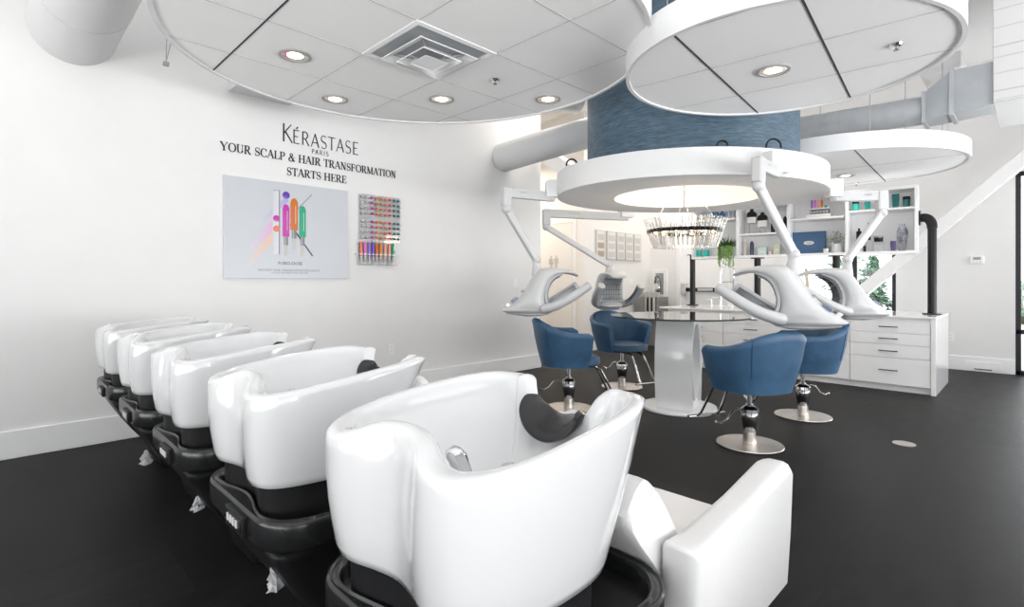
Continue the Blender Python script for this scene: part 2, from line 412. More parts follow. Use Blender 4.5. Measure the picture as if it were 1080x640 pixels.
o4 = at_height(898, 156, Z2); q4 = at_height(935, 193, Z2); d4 = (q4[0] - o4[0], q4[1] - o4[1]); l4 = math.hypot(*d4); d4 = (d4[0] / l4, d4[1] / l4)
g4 = [(o4, d4, .010, 'joint'), (at_height(880, 196, Z2), (-d4[1], d4[0]), .005, 'jointl'), (at_height(900, 178, Z2), (-d4[1], d4[0]), .003, 'jointl')]
cloud((7.13, 1.62), 1.22, 1.13, -30, Z2, .17, 'round white ceiling cloud hanging above the open wall shelves', g4)

# recessed lamps
lamp0 = None
for (x, y, z, lab) in [(1.37, 3.31, Z1, 'recessed round downlight in the largest cloud, nearest the camera'),
                  (1.92, 3.88, Z1, 'recessed round downlight in the largest cloud, directly above the black brand lettering'),
                  (2.51, 3.29, Z1, 'recessed round downlight in the largest cloud, just beyond the square air vent'),
                  (3.10, 2.70, Z1, 'recessed round downlight in the largest cloud, closest to the blue drum'),
                  (3.44, 1.15, Z2, 'recessed round downlight in the medium cloud in front of the blue drum'),
                  (*at_height(892, 186, Z2), Z2, 'recessed round downlight in the cloud above the open shelves')]:
    if lamp0 is None:
        t = thing('recessed_downlight', lab, 'ceiling light', (x, y, z), 0, 'recessed downlights in the ceiling clouds')
        MB().lathe([(.078, .012), (.098, .012), (.098, .004), (.094, .002), (.080, .004), (.078, .012)], 32, caps=False).build('trim_ring', 'grey', t)
        MB().lathe([(.079, .009), (.079, .0095), (.001, .0099), (.001, .009)], 32).build('reflector', 'reflector', t)
        MB().lathe([(.001, .0015), (.03, .003), (.05, .0085), (.05, .0088), (.001, .0088)], 24).build('lamp', 'lampglow', t)
        lamp0 = t
    else:
        t = copy_tree(lamp0); t.location = (x, y, z); t['label'] = lab
    ld = bpy.data.lights.new('downlight', 'SPOT'); ld.energy = 9; ld.spot_size = math.radians(125); ld.spot_blend = .8; ld.color = (1, .90, .78); ld.shadow_soft_size = .06
    lo = bpy.data.objects.new('downlight', ld); C.objects.link(lo); lo.location = (x, y, z - .02)

# square vent
t = thing('air_diffuser', 'square white ceiling air vent with stepped cones in the largest cloud', 'air vent', (1.95, 2.685, Z1))
def sqring(mb, a0, z0, a1, z1, th=.006):
    R = []
    for a, z in ((a0, z0), (a1, z1), (a1, z1 + th), (a0, z0 + th), (a0, z0)):
        R.append([(-a, -a, z), (a, -a, z), (a, a, z), (-a, a, z)])
    mb.loft(R, False, False)
m = MB(); sqring(m, .30, .004, .275, -.002); sqring(m, .275, -.002, .25, .011); m.build('frame', 'trim', t)
m = MB(); m.box(-.262, -.262, .0075, .262, .262, .011); m.build('plenum', 'duct_g', t)
m = MB(); sqring(m, .215, -.028, .15, .003); m.build('cone', 'trim', t)
m = MB(); sqring(m, .145, -.046, .09, -.004); m.build('cone', 'trim', t)
m = MB(); m.loft([[(-a, -a, z), (a, -a, z), (a, a, z), (-a, a, z)] for a, z in ((.085, -.06), (.04, -.035), (.03, -.03), (.0301, -.02), (.09, -.055))], False, True); m.build('cone', 'trim', t)
for a in range(4):
    m = MB(); m.bar((.1 * math.cos(a * PI / 2 + .78), .1 * math.sin(a * PI / 2 + .78), -.02), (.24 * math.cos(a * PI / 2 + .78), .24 * math.sin(a * PI / 2 + .78), .006), .012, .01)
    m.build('bracket', 'grey', t)
for (x, y), z, lab in [((2.54, 2.71), Z1, 'small chrome sprinkler head in the largest round cloud'), ((3.55, .545), Z2, 'small chrome sprinkler head in the medium cloud'), (at_height(903, 194, Z2), Z2, 'small sprinkler head in the cloud above the open shelves')]:
    t = thing('sprinkler_head', lab, 'sprinkler', (x, y, z), 0, 'ceiling sprinklers')
    MB().lathe([(.001, .012), (.035, .012), (.03, .002), (.012, -.002), (.001, -.002)], 20).build('escutcheon', 'chrome', t)
    m = MB().tube([(0, 0, 0), (0, 0, -.016)], .005, 8).tube([(-.010, 0, -.002), (-.012, 0, -.010), (0, 0, -.018), (.012, 0, -.010), (.010, 0, -.002)], .0025, 6).lathe([(.001, -.021), (.014, -.021), (.014, -.018), (.001, -.018)], 14)
    m.build('deflector', 'chrome_d', t)

# ring with hanging machines, blue drum
CR = (4.92, 2.45); RA, RB, RROT = 1.32, 1.13, -27; TH = .21
t = thing('ceiling_ring', 'white round ring canopy with glowing centre hanging above the glass table', 'ceiling ring', (CR[0], CR[1], ZR))
R = lambda a, b, z: [(x, y, z) for x, y in ellipse((0, 0), a, b, RROT)]
HA, HB = .725, .675
m = MB(); m.loft([R(HA, HB, 0), R(RA, RB, 0), R(RA, RB, TH), R(HA, HB, TH), R(HA, HB, 0)], False, False); m.build('canopy', 'fascia', t)
m = MB(); m.loft([R(HA + .002, HB + .002, -.004), R(RA - .004, RB - .004, -.004), R(RA - .004, RB - .004, .002), R(HA + .002, HB + .002, .002), R(HA + .002, HB + .002, -.004)], False, False); m.build('soffit', 'cloud', t)  # thin sheet added below, paler to brighten the ring's shaded underside
m = MB(); m.loft([R(HA + .001, HB + .001, TH - .02), R(HA + .1, HB + .1, TH + .02)]); m.build('ceiling_panel', 'cloud', t)
glow = mat('cove_light', (1, .97, .92), .5, emit=(1, .93, .84), estr=.55)
m = MB(); m.loft([R(HA - .004, HB - .004, TH - .035), R(HA - .004, HB - .004, TH - .028)]); m.build('light_panel', glow, t)
tag(MB().lathe([(.985, 0), (.985, 1.35)], 96).build('drum_bulkhead', 'drum'), 'round blue drum clad in textured wallcovering above the white ring', 'bulkhead')
bpy.data.objects['drum_bulkhead'].location = (CR[0], CR[1], ZR + TH)
o = bpy.data.objects['drum_bulkhead']
# black cable loops out of ring top
for (u, lab, s) in ((762, 'black cable loop on the ring top, left of the two beside the blue drum', .65), (816, 'black cable loop over the ring edge above the largest processor arm', .85), (603, 'small black cable loop on the far left of the ring top', .7)):
    D = 4.12 if u > 700 else 4.75; l = (u - 540) / 552 * D; x, y = (D + l) / S2, (D - l) / S2
    P = [(x - .07 * s * math.cos(-PI / 4), y - .07 * s * math.sin(-PI / 4), ZR + TH)]
    for k in range(1, 8):
        a = PI - PI * k / 8; P.append((x + .07 * s * math.cos(a) * math.cos(-PI / 4), y + .07 * s * math.cos(a) * math.sin(-PI / 4), ZR + TH + .01 + .075 * s * math.sin(a)))
    P.append((x + .07 * s * math.cos(-PI / 4), y + .07 * s * math.sin(-PI / 4), ZR + TH))
    tag(MB().tube(P, .008, 8).build('power_cable', 'black_m'), lab, 'cable', 'cables on the ring')

# ================================================================ CHANDELIER
t = thing('chandelier', 'round chandelier of clear crystal rods with black band hanging from the ring', 'chandelier', (4.89, 2.47, 1.61))
m = MB(); m.lathe([(.335, .12), (.345, .12), (.36, .155), (.35, .155), (.335, .12)], 64, caps=False); m.build('band', 'black_m', t)
N = 44; rod0 = None
for k in range(N):
    if rod0 is None:
        m = MB(); m.bar((.295, 0, -.02), (.39, 0, .255), .016, .030, (1, 0, 0)); rod0 = m.build('crystal_rod', 'crystal', t, .003)
        rd = rod0
    else: rd = rod0.copy(); C.objects.link(rd)
    rd.rotation_euler = (0, 0, 2 * PI * k / N)
for k in range(12):
    a = 2 * PI * k / 12 + .2; x, y = .28 * math.cos(a), .28 * math.sin(a)
    f = MB().tube([(x * .85, y * .85, .11), (x * .95, y * .95, .13)], .012, 8).build('socket', 'chrome', t)
    MB().ball((x, y, .14), (.013, .013, .018)).build('bulb', 'bulb', f)
m = MB()
for k in range(4): a = PI / 4 + k * PI / 2; m.tube([(0, 0, .14), (.34 * math.cos(a), .34 * math.sin(a), .135)], .006, 8)
m.lathe([(.001, .10), (.03, .10), (.03, .17), (.001, .17)], 16); m.build('spider', 'chrome', t)
m = MB()
for k in range(4): a = .3 + k * PI / 2; m.tube([(.35 * math.cos(a), .35 * math.sin(a), .155), (.03 * math.cos(a), .03 * math.sin(a), .655)], .0018, 6)
m.build('suspension_wire', 'chrome', t)
MB().tube([(0, 0, .15), (0, 0, .655)], .008, 8).build('stem', 'chrome', t)
ld = bpy.data.lights.new('chandelier_light', 'POINT'); ld.energy = 18; ld.color = (1, .85, .68); ld.shadow_soft_size = .15
lo = bpy.data.objects.new('chandelier_light', ld); C.objects.link(lo); lo.location = (4.89, 2.47, 1.93)

# ================================================================ GLASS TABLE
TX, TY = 4.84, 2.50
t = thing('glass_table', 'round glass-topped table on glossy white pedestal with oval opening', 'table', (TX, TY, 0))
m = MB().lathe([(.001, .905), (.665, .905), (.67, .911), (.665, .917), (.001, .917)], 72); m.build('glass_top', 'tableglass', t)
m = MB().lathe([(.666, .904), (.672, .911), (.666, .918), (.662, .911), (.666, .904)], 72, caps=False); m.build('glass_rim', 'glassedge', t)
MB().lathe([(.001, 0), (.355, 0), (.36, .012), (.355, .028), (.001, .03)], 64).build('base_disc', 'gloss', t)
prof_o = []; nn = 24
for k in range(nn + 1): z = .03 + .875 * k / nn; s = (k / nn - .47) / .53; prof_o.append((.265 - .085 * s * s * (1.0 if s > 0 else .8), z))
prof_i = [(.205 * math.cos(-PI / 2 + PI * k / nn), .47 + .37 * math.sin(-PI / 2 + PI * k / nn)) for k in range(nn + 1)]
m = MB(); yy = .175
for sgn in (-1, 1):
    R_ = []
    for (xo, zo), (xi, zi) in zip(prof_o, prof_i):
        R_.append([(sgn * xo, -yy, zo), (sgn * xo, yy, zo), (sgn * xi, yy * .96, zi), (sgn * xi, -yy * .96, zi)])
    m.loft(R_, True, True)
m.box(-.185, -yy, .84, .185, yy, .905); m.box(-.19, -yy, .03, .19, yy, .1)
p = m.build('pedestal', 'gloss', t, ang=30); p.rotation_euler = (0, 0, math.radians(16))
MB().box(-.14, -.14, .898, .14, .14, .905).build('top_plate', 'chrome', t, .004)

# ================================================================ SALON CHAIRS
def make_chair(label, loc, rz, frot=0, lever=210):
    t = thing('salon_chair', label, 'chair', (loc[0], loc[1], 0), rz, 'blue styling chairs around the glass table')
    MB().lathe([(.001, .004), (.237, .004), (.240, .009), (.237, .014), (.10, .022), (.001, .024)], 64).build('base_disc', 'disc', t)
    m = MB().lathe([(.05, .018), (.050, .025), (.042, .105)], 28); m.build('column_foot', 'steel', t)
    m = MB().lathe([(.042, .105), (.050, .14), (.060, .20), (.061, .235), (.055, .25)], 28); m.build('column_cover', 'chrome_d', t)
    m = MB().lathe([(.056, .25), (.066, .255), (.064, .278), (.048, .292), (.03, .30), (.03, .31), (.018, .312), (.018, .44)], 28); m.build('column_head', 'chrome', t)
    m = MB(); c, s_ = 1, 0
    m.tube([(c * r_, s_ * r_, z) for r_, z in ((.04, .265), (.10, .285), (.15, .27), (.20, .21), (.25, .185), (.30, .20))], [.009, .009, .009, .009, .009, .010], 10, flat=.8); lv = m.build('pump_lever', 'chrome', t); lv.rotation_euler = (0, 0, math.radians(lever))
    # seat
    def plan(w, f, b, n=40, e=2.6):
        P = []
        for k in range(n):
            a = 2 * PI * k / n; x, y = math.cos(a), math.sin(a)
            X = (abs(x) ** (2 / e)) * (f if x > 0 else -b); Y = (abs(y) ** (2 / e)) * w * (1 if y > 0 else -1)
            P.append((X, Y))
        return P
    MB().loft([[(x * .8, y * .8, .432) for x, y in plan(.22, .24, .20)], [(x, y, .44) for x, y in plan(.23, .25, .21)], [(x, y, .452) for x, y in plan(.23, .25, .21)]]).build('seat_base', 'black_m', t)
    P = plan(.255, .295, .22)
    MB().loft([[(x * .96, y * .96, .450) for x, y in P], [(x, y, .46) for x, y in P], [(x, y, .505) for x, y in P], [(x * .97, y * .97, .522) for x, y in P], [(x * .85, y * .85, .532) for x, y in P], [(x * .4, y * .4, .538) for x, y in P]]).build('seat_cushion', 'navy', t)
    # wrap-around shell: angle from the left arm round the back to the right arm
    n = 44; A = 118
    outer_b, outer_t, inner_b, inner_t, tops = [], [], [], [], []
    for k in range(n + 1):
        q = -1 + 2 * k / n; a = math.radians(180 + q * A); x, y = math.cos(a), math.sin(a); e = 2.5
        ex = (abs(x) ** (2 / e)) * (1 if x > 0 else -1); ey = (abs(y) ** (2 / e)) * (1 if y > 0 else -1)
        fwd = max(0, abs(q) - .62) / .38
        h = .765 + .125 * (math.cos(min(1, abs(q) / .82) * PI) * .5 + .5)
        if fwd > .75: h -= .03 * (fwd - .75) / .25
        wo_t = .355; wo_b = .275
        xo_t = ex * (.36 if ex < 0 else .30) ; xo_b = ex * (.268 if ex < 0 else .24)
        outer_t.append((xo_t, ey * wo_t, h)); outer_b.append((xo_b, ey * wo_b, .442))
        th = .055 if abs(q) < .9 else .05
        inner_t.append((xo_t + (.065 if ex < 0 else -.0) * min(1, abs(ex) * 1.3), ey * (wo_t - .062), h)); inner_b.append((xo_b + (.06 if ex < 0 else 0) * min(1, abs(ex) * 1.3), ey * (wo_b - .05), .462))
    m = MB(); sec = []
    for k in range(n + 1):
        ot, ob, it, ib = [Vector(v) for v in (outer_t[k], outer_b[k], inner_t[k], inner_b[k])]
        mid = (ot + it) / 2
        def bul(a_, b_, t_, amt): 
            p_ = a_.lerp(b_, t_); d_ = Vector((p_.x, p_.y, 0)).normalized() if p_.length else Vector(); return p_ + d_ * amt * math.sin(PI * t_)
        ring = [ob + Vector((0, 0, -.005)) , ob.lerp(ob, 0) + Vector((0, 0, .0)), bul(ob, ot, .3, .010), bul(ob, ot, .6, .010), bul(ob, ot, .85, .006), ot + Vector((0, 0, -.02)), ot.lerp(mid, .35) + Vector((0, 0, .0)), mid + Vector((0, 0, .006)),
                it.lerp(mid, .35), it + Vector((0, 0, -.02)), ib.lerp(it, .7), ib.lerp(it, .4), ib, ib + Vector((0, 0, -.02))]
        sec.append([tuple(v) for v in ring])
    m.loft(sec, True, True); m.build('backrest_shell', 'navy', t, ang=60)
    for q in (-.36, .36):
        m = MB(); k = round((q + 1) / 2 * n); P = []
        for v in sec[k][2:8] + sec[k][8:12]:
            p_ = Vector(v); P.append(p_)
        cx = Vector((0, 0, .62)); P2 = [tuple(p_ + (Vector((p_.x, p_.y, 0)).normalized() * .0015 if i < 5 else Vector((0, 0, .0015)) if i < 8 else -Vector((p_.x, p_.y, 0)).normalized() * .0015)) for i, p_ in enumerate(P)]
        m.tube(P2, .0022, 6); m.build('seam', 'navy_seam', t)
    # footrest
    f = thing_part('footrest', t)
    m = MB()
    for s_ in (-1, 1): m.tube([(.10, s_ * .07, .425), (.24, s_ * .075, .425), (.30, s_ * .08, .39), (.42, s_ * .10, .16), (.46, s_ * .105, .125)], .011, 8)
    m.build('footrest_leg', 'chrome', f)
    MB().tube([(.47, -.19, .125), (.47, .19, .125)], .015, 10, flat=.7).build('foot_bar', 'chrome', f)
    return t
def thing_part(name, parent):
    o = bpy.data.objects.new(name, None); C.objects.link(o); o.parent = parent; o.empty_display_size = .05; return o
A_, B_, C_, D_ = at_height(600, 431, 0), at_height(656, 408, 0), at_height(790.7, 469, 0), at_height(846.7, 439, 0)
c0 = make_chair('blue tub salon chair left of the table, its back to the white wall', A_, math.radians(-38), lever=173)
def chair_copy(label, p, deg, lever):
    o = copy_tree(c0); o.location = (p[0], p[1], 0); o.rotation_euler = (0, 0, math.radians(deg)); o['label'] = label
    for ch in o.children:
        if ch.name.startswith('pump_lever'): ch.rotation_euler = (0, 0, math.radians(lever - deg))
    return o
chair_copy('blue tub salon chair behind the table on the left, seat facing the camera', B_, -108, 80)
chair_copy('blue tub salon chair nearest the camera, back turned, right of white pedestal', C_, 66, 150)
chair_copy('blue tub salon chair beside the drawers, behind the nearest one of the four', D_, 120, -30)

# ================================================================ SHAMPOO UNITS
def unit(label, yc):
    t = thing('shampoo_station', label, 'shampoo station', (0, yc, 0), 0, 'white shampoo stations in a row')
    top = [(.560, 0, .975), (.548, .06, .970), (.515, .115, .950), (.503, .165, .940), (.512, .215, .940), (.550, .260, .945), (.62, .288, .955), (.72, .298, .968), (.83, .296, .980), (.94, .282, .990), (1.025, .252, .995), (1.076, .212, .992), (1.092, .165, .990), (1.080, .125, .992), (1.058, .100, .972), (1.044, .076, .925), (1.038, .045, .882), (1.034, 0, .866)]
    bot = [(.545, 0), (.535, .06), (.518, .12), (.516, .165), (.530, .210), (.570, .243), (.64, .265), (.72, .274), (.81, .272), (.875, .254), (.915, .217), (.934, .172), (.940, .130), (.943, .10), (.946, .078), (.948, .055), (.95, .03), (.95, 0)]
    tf = top + [(x, -y, z) for x, y, z in top[-2:0:-1]]; bf = [(x, y, .672) for x, y in bot] + [(x, -y, .672) for x, y in bot[-2:0:-1]]
    Tt = catmull(tf, 4); Bb = catmull(bf, 4); N = len(Tt)
    # outward normals of the plan
    def normals(P):
        out = []
        for i in range(len(P)):
            d_ = P[(i + 1) % len(P)] - P[i - 1]; v = Vector((d_.y, -d_.x, 0)); v.normalize()
            out.append(-v)
        return out
    nT = normals(Tt)
    c = Vector((.80, 0, 0))
    if (Vector((Tt[0].x, Tt[0].y, 0)) - c).dot(nT[0]) < 0: nT = [-v for v in nT]
    nB = normals(Bb)
    if (Vector((Bb[0].x, Bb[0].y, 0)) - c).dot(nB[0]) < 0: nB = [-v for v in nB]
    rings = []
    def rw(p_): return .034 + .026 * math.exp(-((p_.x - .52) / .07) ** 2) * min(1, abs(p_.y) / .14) ** 2 + .02 * math.exp(-((p_.x - 1.07) / .05) ** 2) * (1 if abs(p_.y) > .1 else 0)
    TH = [rw(p_) for p_ in Tt]
    TH = [sum(TH[(i + k) % len(TH)] for k in range(-3, 4)) / 7 for i in range(len(TH))]
    rings.append([tuple(b - n_ * .06 + Vector((0, 0, -.002))) for b, n_ in zip(Bb, nB)])
    rings.append([tuple(b - n_ * .022) for b, n_ in zip(Bb, nB)])
    rings.append([tuple(b - n_ * .006 + Vector((0, 0, .008))) for b, n_ in zip(Bb, nB)])
    rings.append([tuple(b + Vector((0, 0, .026))) for b in Bb])
    for s_ in (.2, .4, .6, .8, .93):
        R_ = []
        for b, tt, n_ in zip(Bb, Tt, nT):
            e = s_ ** 1.15
            p_ = Vector((b.x + (tt.x - b.x) * e, b.y + (tt.y - b.y) * e, b.z + .026 + (tt.z - b.z - .026) * s_)); R_.append(tuple(p_ + n_ * (.010 * math.sin(PI * s_))))
        rings.append(R_)
    # rounded lip
    ell = lambda k: (th / 2) * (1 - math.cos(k)), 
    for k in (.35, .8, 1.2, PI / 2, 1.95, 2.4, 2.85):
        rings.append([tuple(tt - n_ * ((th / 2) * (1 - math.cos(k))) + Vector((0, 0, -.016 + .016 * math.sin(k) ** .8))) for tt, n_, th in zip(Tt, nT, TH)])
    inner = [tt - n_ * th for tt, n_, th in zip(Tt, nT, TH)]; cc = Vector((.84, 0, 0)); zf = .765
    for s_ in (.06, .16, .3, .45, .6, .75, .88, .96):
        R_ = []
        for p_ in inner:
            z0 = p_.z - .016; w_ = (1 - s_)
            k = 1 - (1 - w_ ** .62) * 1.0
            k = (1 - s_ ** 2.2) * .80 + (1 - s_) * .20
            zz = zf + (z0 - zf) * (1 - s_) ** 1.25
            R_.append((cc.x + (p_.x - cc.x) * k, p_.y * k, zz))
        rings.append(R_)
    m = MB(); m.loft(rings, True, True)
    basin = m.build('basin', 'ceramic', t, ang=75)
    # neck rest
    P = catmull([(1.030, .088, .945), (1.022, .076, .917), (1.014, .044, .890), (1.010, 0, .878), (1.014, -.044, .890), (1.022, -.072, .912), (1.026, -.080, .928)], 5, False)
    m = MB(); R_ = []
    for i, p_ in enumerate(P):
        q = abs(i / (len(P) - 1) * 2 - 1); wd = .052 * (1 - .62 * q ** 3); tk = .017 * (1 - .35 * q)
        tg = (P[min(i + 1, len(P) - 1)] - P[max(i - 1, 0)]).normalized(); ax = Vector((1, 0, .55)).normalized(); ax = (ax - tg * ax.dot(tg)).normalized(); bn = tg.cross(ax)
        R_.append([tuple(p_ + Vector((-.004, 0, .004)) + ax * wd * math.cos(a) + bn * tk * math.sin(a)) for a in [2 * PI * j / 16 for j in range(16)]])
    m.loft(R_); m.build('neck_rest', 'rubber', basin)
    # tap
    tp = MB(); tp.tube([(.735, .015, .79), (.728, .015, .835), (.712, .018, .872), (.700, .02, .887)], [.017, .019, .022, .017], 14); tp.ball((.706, .02, .880), (.021, .021, .019)); tp.build('tap', 'chrome', basin)
    MB().lathe([(.001, .812), (.022, .810), (.030, .800), (.030, .770), (.001, .770)], 20, c=(.885, .03)).build('mixer_knob', 'chrome', basin)
    # black neck under the bowl
    nk = [Vector((b.x, b.y, 0)) - n_ * .030 for b, n_ in zip(Bb, nB)]; nk2 = [Vector((b.x, b.y, 0)) - n_ * .034 for b, n_ in zip(Bb, nB)]
    m = MB(); m.loft([[(p_.x + .0, p_.y, .53) for p_ in nk2], [(p_.x, p_.y, .69) for p_ in nk]]); m.build('bowl_support', 'plastic_b', t, ang=60)
    # tray with raised rim
    def rr(x0, x1, w_, r_, dent=0, n=7):
        P = []
        for cx, cy, a0 in ((x1 - r_, w_ - r_, 0), (x0 + r_, w_ - r_, 90), (x0 + r_, -w_ + r_, 180), (x1 - r_, -w_ + r_, 270)):
            for k in range(n + 1):
                a = math.radians(a0 + 90 * k / n); P.append([cx + r_ * math.cos(a), cy + r_ * math.sin(a)])
            if a0 == 90:
                for k in range(1, 12): q = k / 12; P.append([x0 + dent * math.sin(PI * q) ** 2, (w_ - r_) * (1 - 2 * q)])
        return P
    Z = lambda P, z: [(x, y, z) for x, y in P]
    O = lambda d_: rr(.514 + d_, 1.08 - d_, .325 - d_, max(.02, .13 - d_ * .6))
    I = lambda d_: rr(.536 + d_, 1.05 - d_, .300 - d_, .115, .030 )
    m = MB(); m.loft([Z(O(.03), .512), Z(O(.006), .520), Z(O(0), .532), Z(O(0), .590), Z(O(.003), .599), Z(O(.007), .602), Z(O(.012), .598), Z(I(-.008), .598), Z(I(-.004), .604), Z(I(.0), .604), Z(I(.005), .597), Z(I(.010), .565), Z(I(.06), .555)])
    tray = m.build('tray', 'plastic_s', t, ang=50)
    sw = MB().box(.502, -.14, .528, .515, .01, .585).build('switch_panel', 'plastic_b', tray, .003)
    MB().box(.4995, -.130, .536, .5025, .0, .579).build('switch_plate', 'plastic_s', sw, .001)
    for k in range(4): MB().box(.4965, -.106 + k * .024, .548, .500, -.106 + k * .024 + .014, .570).build('button', 'picgrey', sw, .001)
    # pedestal body
    m = MB(); m.loft([[(.53, -.28, .514), (1.05, -.27, .514), (1.05, .27, .514), (.53, .28, .514)],
                      [(.64, -.23, .32), (1.10, -.22, .32), (1.10, .22, .32), (.64, .23, .32)],
                      [(.80, -.17, .10), (1.22, -.18, .10), (1.22, .18, .10), (.80, .17, .10)],
                      [(.82, -.15, 0), (1.30, -.18, 0), (1.30, .18, 0), (.82, .15, 0)]]); m.build('pedestal', 'plastic_b', t, .03, 3)
    m = MB(); m.box(1.0, -.19, .30, 1.50, .19, .45); m.build('chair_beam', 'plastic_s', t, .012)
    m = MB(); m.box(1.25, -.16, 0, 1.72, .16, .05); m.loft([[(1.35, -.1, .04), (1.6, -.1, .04), (1.6, .1, .04), (1.35, .1, .04)], [(1.3, -.13, .31), (1.5, -.13, .31), (1.5, .13, .31), (1.3, .13, .31)]]); m.build('chair_base', 'plastic_b', t, .01)
    # chair
    m = MB(); m.loft([[(x, y, z) for x, y, z in q] for q in
        [[(1.10, -.215, .40), (1.70, -.215, .38), (1.70, .215, .38), (1.10, .215, .40)], [(1.08, -.22, .47), (1.76, -.22, .47), (1.76, .22, .47), (1.08, .22, .47)], [(1.10, -.21, .50), (1.74, -.21, .495), (1.74, .21, .495), (1.10, .21, .50)]]])
    m.build('seat', 'leather_w', t, .03, 4)
    prof = [(.99, .705), (1.125, .545), (1.150, .45), (1.26, .45), (1.235, .58), (1.190, .655), (1.140, .725), (1.105, .765), (1.070, .795), (1.045, .798), (1.005, .768)]
    PP = catmull([(x, z, 0) for x, z in prof], 3); R_ = []
    for y_, sx in ((-.235, .93), (-.228, .985), (-.21, 1), (.21, 1), (.228, .985), (.235, .93)):
        R_.append([(1.12 + (p_.x - 1.12) * sx, y_, .65 + (p_.y - .65) * sx) for p_ in PP])
    m = MB(); m.loft(R_); m.build('backrest', 'leather_w', t, ang=40)
    m = MB(); m.loft([[(x_, y_, z_) for x_, y_, z_ in q] for q in [[(1.09, -.09, .73), (1.15, -.09, .73), (1.15, .09, .73), (1.09, .09, .73)], [(1.135, -.09, .88), (1.19, -.09, .87), (1.19, .09, .87), (1.135, .09, .88)], [(1.15, -.06, .895), (1.18, -.06, .885), (1.18, .06, .885), (1.15, .06, .895)]]])
    m.build('head_cushion', 'leather_w', t, .018, 3)
    for s_ in (-1, 1):
        yo, yi = s_ * .335, s_ * .238
        prof = [(1.105, .650), (1.20, .645), (1.45, .665), (1.69, .697), (1.745, .694), (1.765, .67), (1.745, .50), (1.715, .33), (1.10, .33)]
        m = MB(); R_ = []
        for q, ins in ((0, .018), (.12, .004), (.3, 0), (.7, 0), (.88, .004), (1, .018)):
            y_ = yo + (yi - yo) * q; cx, cz = 1.44, .5
            R_.append([(x + (ins if x < cx else -ins) * (1 if abs(x - cx) > .1 else 0), y_, z + (ins if z < cz else -ins)) for x, z in prof])
        m.loft(R_); a = m.build('armrest', 'leather_w', t, .022, 4, ang=50)
    return t
labs = ['white shampoo bowl station nearest the camera, with its white armchair in view', 'second white shampoo bowl station back from the camera, button panel clearly visible on its tray',
        'middle white shampoo bowl station of the row of five', 'fourth white shampoo bowl station back, next to the furthest one', 'white shampoo bowl station furthest back, closest to the white wall']
ys = [.86, 1.71, 2.56, 3.41, 4.26]
u0 = unit(labs[0], ys[0])
for l, y in zip(labs[1:], ys[1:]):
    o = copy_tree(u0); o.location = (0, y, 0); o['label'] = l
# crumpled clear bags hanging under the trays
for i, (u, v, yy, h, lab) in enumerate(((291, 606, 1.62, .075, 'crumpled clear plastic bag under the second station from camera'), (209, 530, 2.5, .05, 'small crumpled clear plastic bag under the middle station'), (154, 482, 3.5, .07, 'crumpled clear plastic bag under the fourth station, nearest the wall'))):
    D = S2 * yy * 552 / (1092 - u); x = (u + 12) / 552 * D / S2; z = EYE - (v - 297) / 552 * D
    m = MB(); R_ = []
    for j in range(7):
        q = j / 6; ring = []
        for k in range(14):
            a = 2 * PI * k / 14; rr_ = (.008 + .022 * q ** .7) * (1 + .45 * random.uniform(-1, 1))
            ring.append((rr_ * math.cos(a) * .9, rr_ * math.sin(a) * .7, h / 2 - h * q + random.uniform(-.006, .006)))
        R_.append(ring)
    m.loft(R_); o = m.build('plastic_bag', 'bag', None, smooth=False); o.location = (x, yy, z); tag(o, lab, 'plastic bag', 'clear plastic bags under the shampoo stations')

